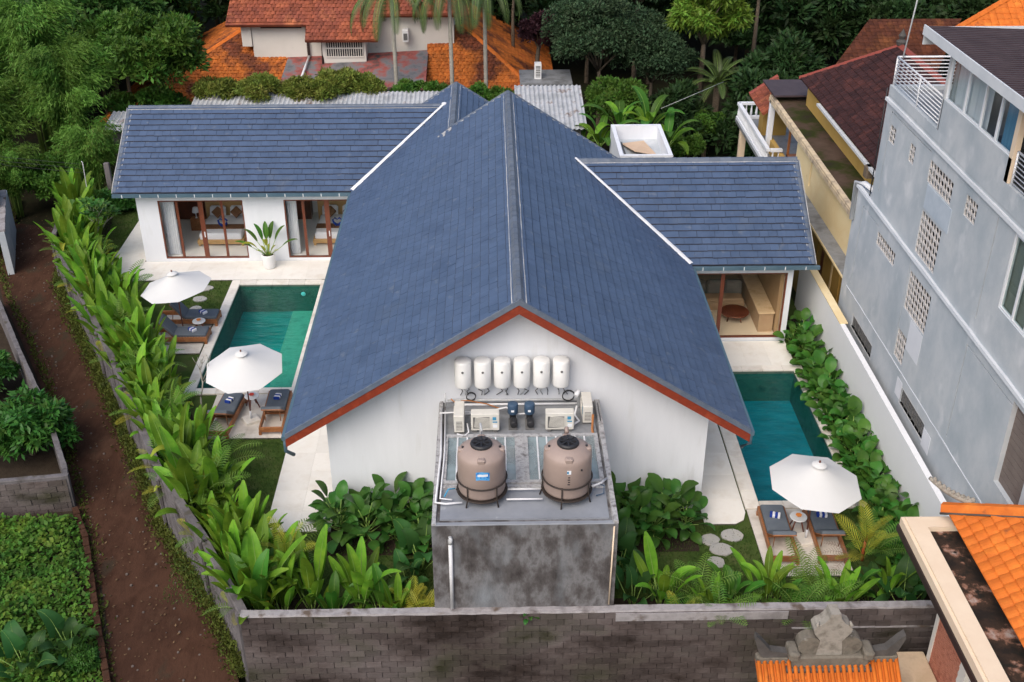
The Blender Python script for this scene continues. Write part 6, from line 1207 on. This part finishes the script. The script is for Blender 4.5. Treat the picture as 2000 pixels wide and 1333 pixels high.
tag(b.build('path_stones', 'pebble'), 'small loose stones along the dirt path', 'stones', kind='stuff')
# ------------------------------------------------------------ trees
ARC = {}
def arche(key, n, rx, ry, rz, blobs, ln, wd, mat, seed, bark='bark', h=3, droop=.2, br=.33, r=.16):
    cm, C = crown('crown', n, rx, ry, rz, blobs, ln, wd, mat, seed, droop, br); ARC[key] = (cm, trunkmesh('trunk', h, r, C, bark, h+rz*.6, seed), h+rz*.6)
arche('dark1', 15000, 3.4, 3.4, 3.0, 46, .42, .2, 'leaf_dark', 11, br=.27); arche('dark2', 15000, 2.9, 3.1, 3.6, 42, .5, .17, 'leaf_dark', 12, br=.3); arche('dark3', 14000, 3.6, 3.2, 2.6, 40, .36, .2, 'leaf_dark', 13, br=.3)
arche('mid', 15000, 3.2, 3.2, 2.8, 46, .36, .16, 'leaf_mid', 22, br=.28); arche('mango', 15000, 2.5, 2.5, 2.2, 44, .34, .12, 'leaf_tree', 14, br=.28); arche('grey', 24000, 3.1, 2.8, 2.5, 60, .2, .085, 'leaf_tree_grey', 15, br=.3); arche('bright', 11000, 1.9, 1.9, 2.2, 40, .36, .1, 'leaf_tree_bright', 16, h=3.2, droop=.7, br=.3, r=.2)
arche('round', 11000, 1.8, 1.6, 1.5, 36, .24, .1, 'leaf_tree', 17, h=1.2, br=.32); arche('purple', 5000, 1.1, 1.0, 1.2, 20, .2, .09, 'leaf_purple', 18, h=1.5, br=.34); arche('shrub', 9000, 1.6, 1.0, .95, 34, .2, .07, 'leaf_olive', 19, h=.6, br=.42); arche('shrubg', 5000, 1.2, .9, .8, 22, .2, .09, 'leaf_tree', 20, h=.5, br=.4); arche('fern', 6500, 1.5, 1.4, 1.1, 26, .26, .1, 'leaf_bush', 21, h=.8, droop=.6, br=.36)
def tree(name, key, lab, x, y, zc, s=1, rz=0, cat='tree', grp=None, z0=-1.3):
    """crown centre at zc; the trunk reaches down to z0"""
    cm, tm, hc = ARC[key]; t = thing(name, lab, cat, (x, y, z0), rz, grp); k = (zc-z0)/hc
    c = bpy.data.objects.new('crown', cm); COL.objects.link(c); c.parent = t; c.matrix_basis = Matrix.Translation((0, 0, zc-z0)) @ Matrix.Diagonal((s, s, s, 1))
    b_ = bpy.data.objects.new('trunk', tm); COL.objects.link(b_); b_.parent = t; b_.matrix_basis = Matrix.Translation((0, 0, zc-z0-hc*s)) @ Matrix.Diagonal((s, s, s, 1)); return t
tree('leafy_tree', 'mango', 'dense glossy green tree at the upper left beside the bamboo', -18.7, 33.5, 4.4, 1.05, .4); tree('leafy_tree', 'mango', 'green tree top peeping between the bamboo and the leafy tree', -21.5, 37, 4.0, .9, 2)
tree('round_tree', 'round', 'rounded green tree low between the glossy tree and the slate roof', -19.3, 33.0, 1.5, 1.25, 1.5); tree('round_tree', 'round', 'shaded green tree where the dirt path ends', -22.6, 26.3, .4, 1.0, 2.5); tree('grey_green_tree', 'grey', 'large dusty grey-green tree right of the red roofed house', 5.6, 37.5, 4.2, 1.05, 0); tree('grey_green_tree', 'grey', 'dusty grey-green tree in front of the dark woodland, centre right', 8.7, 37.5, 3.2, .85, 2.2)
tree('round_tree', 'round', 'rounded bright tree above the banana plants', 6.2, 32.5, 2.3, 1.0, .5); tree('bright_tree', 'bright', 'bright yellow-green tree with drooping leaves and a bare trunk', 11.6, 37.5, 5.6, 1.1, 0); tree('bright_tree', 'bright', 'yellow-green drooping tree top at the top edge, right of centre', 15.2, 40.5, 7.0, .7, 2)
tree('purple_shrub', 'purple', 'dark purple-leaved shrub at the right end of the red roof', 2.2, 40.0, 4.0, 1.05, 0, 'shrub')
tree('bush', 'shrubg', 'green bush by the post of the balcony', 11.2, 33.0, .7, .95, 0, 'bush', z0=-1.3); tree('bush', 'shrubg', 'low green bush behind the white service block', 8.7, 29.5, .6, .9, 1.4, 'bush'); tree('bush', 'shrubg', 'low green bush right of the service block', 10.0, 30.5, .4, .8, 2.4, 'bush')
for i, (x, y, z, s, k) in enumerate(((-15.2, 33.0, 2.55, .95, 'shrub'), (-13.2, 33.1, 2.65, 1.0, 'shrub'), (-11.2, 33.0, 2.5, .95, 'shrub'), (-9.2, 33.1, 2.65, 1.1, 'shrub'), (-7.4, 33.6, 2.6, .8, 'shrub'), (-5.2, 33.6, 2.4, .9, 'shrubg'), (-3.6, 33.7, 2.35, .8, 'shrubg'), (-1.6, 33.4, 2.2, 1.0, 'shrubg'), (-.2, 33.2, 2.1, .9, 'shrubg'), (1.2, 33.8, 1.9, .8, 'shrubg'))):
    tree('creeper_bush', k, '%s creeper bush spilling over the corrugated shed, %s from the left' % ('olive' if k == 'shrub' else 'green', ordn(i)), x, y, z, s, i*1.3, 'bush', 'creepers along the shed')
tree('fern_tree', 'fern', 'dark feathery shrub inside the small yard at the left edge', -16.3, 4.6, .0, 1.0, 0, 'shrub', z0=-1.05); tree('fern_tree', 'fern', 'dark shrub further up inside the small yard at the left edge', -19.2, 8.3, -.2, .75, 1, 'shrub', z0=-1.05); tree('fern_tree', 'fern', 'dark shrub at the left edge above the pale gate wall', -24.5, 21.5, 1.6, .9, 2, 'shrub', z0=-1.05); tree('fern_tree', 'fern', 'tiny dark shrub beside the kerb at the bottom left', -11.6, -5.2, -.75, .3, 0, 'shrub', z0=-1.05)
for i, (x, y, s) in enumerate(((-16.4, 23.6, .62), (-17.5, 23.9, .7), (-18.6, 23.3, .6), (-19.7, 22.6, .6), (-15.4, 24.6, .6))): tree('shade_bush', 'fern', 'dark shaded bush past the left wing, %s from the wall' % ordn(i), x, y, .5, s, i, 'bush', 'dark bushes at the end of the wing', z0=-.05)
# bamboo
def bamboo(key, seed, n=26000, h=8, sp=2.4):
    global nr
    nr = np.random.default_rng(seed); m = 46; az = nr.uniform(0, 6.283, m); rr = nr.uniform(.3, 1, m)*sp; hh = h*nr.uniform(.6, 1, m); k = nr.integers(0, m, n); t = nr.uniform(.22, 1, n)**.8
    r = rr[k]*(.15+t**2.2*.95); z = hh[k]*(np.sin(t*1.9)/np.sin(1.9*.83))*.93; P = np.column_stack([np.cos(az[k])*r, np.sin(az[k])*r, z])+nr.normal(size=(n, 3))*.22*np.array([1, 1, .8])
    D = np.column_stack([np.cos(az[k]), np.sin(az[k]), -.7*np.ones(n)])+nr.normal(size=(n, 3))*.55; cm = leafcloud('crown', P, D, .26, .05, 'leaf_bamboo', .4, nr.random(m)[k]*.6+nr.random(n)*.4)
    b = MB()
    for i in range(0, m, 2): b.tube([(math.cos(az[i])*rr[i]*(.15+u**2.2*.9), math.sin(az[i])*rr[i]*(.15+u**2.2*.9), hh[i]*math.sin(u*1.9)/math.sin(1.58)*.93) for u in (0, .3, .6, .85)], [.05, .045, .03, .015], 5)
    ARC[key] = (cm, b.mesh('culms', 'stem_green'))
bamboo('b1', 31); bamboo('b2', 32, 22000, 6.5, 2.2)
for i, (x, y, s, k, lab) in enumerate(((-22.6, 30.0, 1.0, 'b1', 'tall feathery bamboo clump standing highest at the upper left'), (-26.3, 28.5, 1.0, 'b2', 'feathery bamboo clump at the left edge'), (-25.8, 34.5, 1.15, 'b1', 'feathery bamboo clump behind, in the top left corner'), (-20.5, 26.6, .75, 'b2', 'low bamboo clump leaning over the corner of the slate roof'), (-24.3, 25.5, .62, 'b2', 'low bamboo clump above the end of the dirt path'), (-29.5, 32, 1.0, 'b1', 'bamboo clump cut by the left edge of the picture'))):
    t = thing('bamboo', lab, 'bamboo', (x, y, -1.3), i*1.1, 'bamboo clumps'); kids(t, [('crown', ARC[k][0], Matrix.Scale(s, 4), []), ('culms', ARC[k][1], Matrix.Scale(s, 4), [])])
# palms in front of the red house
FP = frondmesh('frond', 3.9, .55, 'leaf_far_palm', 30, 3.0, 1.0, .034, .7, pw=.5)
for i, (x, y, zt, lab) in enumerate(((-6.1, 36.2, 7.5, 'left palm of three in front of the red roof'), (-2.92, 36.0, 7.9, 'middle palm of three, pale trunk rising behind the small gable'), (-1.0, 36.6, 7.9, 'right palm of three in front of the red roof'))):
    t = thing('palm_tree', lab, 'palm tree', (x, y, -1.3)); MB().tube([(0, 0, 0), (.05, 0, 3), (0, 0, zt+1.3)], [.16, .12, .1], 8).build('trunk', 'bark_pale', t, False); kids(t, [('frond', FP, place_leaf(k*2.4+i, .0+.03*k, zt+.9, 0, random.Random(k+i).uniform(.8, 1.1)), []) for k in range(12)])
t = thing('cycad', 'spiky palm with radiating fronds in the shade left of the balcony', 'palm', (12.3, 36.0, -1.3)); MB().tube([(0, 0, 0), (0, 0, 3.2)], [.22, .2], 8).build('trunk', 'bark', t, False); FC = frondmesh('frond', 2.3, .42, 'leaf_far_palm', 30, 1.1, .1, .03, .8); kids(t, [('frond', FC, place_leaf(k*2.4, .25+.05*k, 3.4, 0, 1), []) for k in range(24)])
g = random.Random(3)
for i, (x, y, h, s) in enumerate(((4.8, 27.2, 1.6, .95), (5.9, 28.3, 2.0, 1.0), (7.3, 28.0, 2.1, 1.0), (8.2, 27.2, 1.5, .95), (6.6, 27.0, 1.2, .85), (3.9, 28.0, .9, .7))):
    t = thing('banana_plant', 'banana plant behind the white service block, %s from the left' % ordn(sorted((4.8, 5.9, 7.3, 8.2, 6.6, 3.9)).index(x)), 'banana plant', (x, y, -1.0), g.uniform(0, 6), 'banana plants behind the service block'); MB().tube([(0, 0, 0), (.05, 0, h+1)], [.14, .1], 8).build('stem', 'stem_green', t, False)
    kids(t, [('leaf', BAN[k % 2], place_leaf(k*2.4+g.uniform(-.3, .3), .2+.1*k, h+.9, 0, s*g.uniform(.85, 1.1)), []) for k in range(9)])
# dark woodland
g = random.Random(21); fo = []
for y in (41, 46.5, 52, 58, 65, 73):
    x = -46-g.uniform(0, 3)
    while x < 48:
        fo.append((x+g.uniform(-.8, .8), y+g.uniform(-1.5, 1.5), (41, 46.5, 52, 58, 65, 73).index(y))); x += g.uniform(4.2, 5.4)
i = 0; cnt_ = {}
for x, y, y_ in fo:
    if -20.5 < x < 4.5 and y < 50.5: continue
    if 15 < x < 28.5 and y < 45: continue
    if 4 < x < 15 and y < 42.5: continue
    if abs(x+.7-.02*(y+27)) > .5*((y+27)*.868+8)+4: continue
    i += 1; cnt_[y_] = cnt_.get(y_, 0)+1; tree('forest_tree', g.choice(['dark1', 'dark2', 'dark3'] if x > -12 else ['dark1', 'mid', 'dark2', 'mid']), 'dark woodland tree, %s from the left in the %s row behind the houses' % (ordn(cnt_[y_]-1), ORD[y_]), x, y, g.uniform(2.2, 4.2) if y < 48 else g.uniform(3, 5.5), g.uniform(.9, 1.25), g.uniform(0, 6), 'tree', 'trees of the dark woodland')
NT = ['right of the old brown roof', 'behind the old brown roof at the right', 'between the cycad and the old brown roof', 'left of the old brown roof', 'left of the spiky cycad', 'above the bright orange roof corner', 'at the right edge behind the grey building', 'at the left edge beyond the bamboo', 'at the left edge above the gate wall', 'in the far left corner behind the bamboo', 'between two bamboo clumps at the back', 'left of the red roof behind the glossy tree', 'low at the left edge beside the gate wall', 'outermost at the left edge above the path']
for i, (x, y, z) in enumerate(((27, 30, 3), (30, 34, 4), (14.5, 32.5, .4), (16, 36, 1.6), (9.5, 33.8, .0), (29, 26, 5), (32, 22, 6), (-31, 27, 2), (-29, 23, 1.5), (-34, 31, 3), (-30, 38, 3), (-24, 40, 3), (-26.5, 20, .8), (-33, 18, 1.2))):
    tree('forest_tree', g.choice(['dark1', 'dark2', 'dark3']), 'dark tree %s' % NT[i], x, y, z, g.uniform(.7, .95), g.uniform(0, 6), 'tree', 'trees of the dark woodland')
for x, y, z, k, s in ((-14, 49.5, 7.5, 'mango', 1.2), (8.5, 44, 6.5, 'grey', 1.1), (0.8, 44, 6.2, 'mango', .75), (-22.5, 43, 5.6, 'mango', 1.1)):
    tree('leafy_tree', k, {-14: 'green tree rising behind the red roof', 8.5: 'grey-green tree at the top edge right of centre', .8: 'small green tree behind the purple shrub', -22.5: 'green tree left of the red roof at the top edge'}[x], x, y, z, s, x)
pipe('thin_pole', [(-18.9, 20.6, 0), (-18.8, 20.6, 3.4), (-18.85, 20.6, 3.45)], .02, 'alu_old', 'thin pale metal pole rising from the far end of the left border', 'pole')
for z in (3.3, 3.1, 2.9): pipe('wire', [(-18.8, 20.6, z), (-23, 22.5, z-.35), (-28, 25, z+.1)], .008, 'black', {3.3: 'upper', 3.1: 'middle', 2.9: 'lower'}[z]+' thin wire running left from the pale pole', 'wire', 4)
pipe('wire', [(8.2, 30, 2.6), (12, 33, 3.1)], .012, 'alu_old', 'thin wire strung in the shade left of the balcony', 'wire', 4)
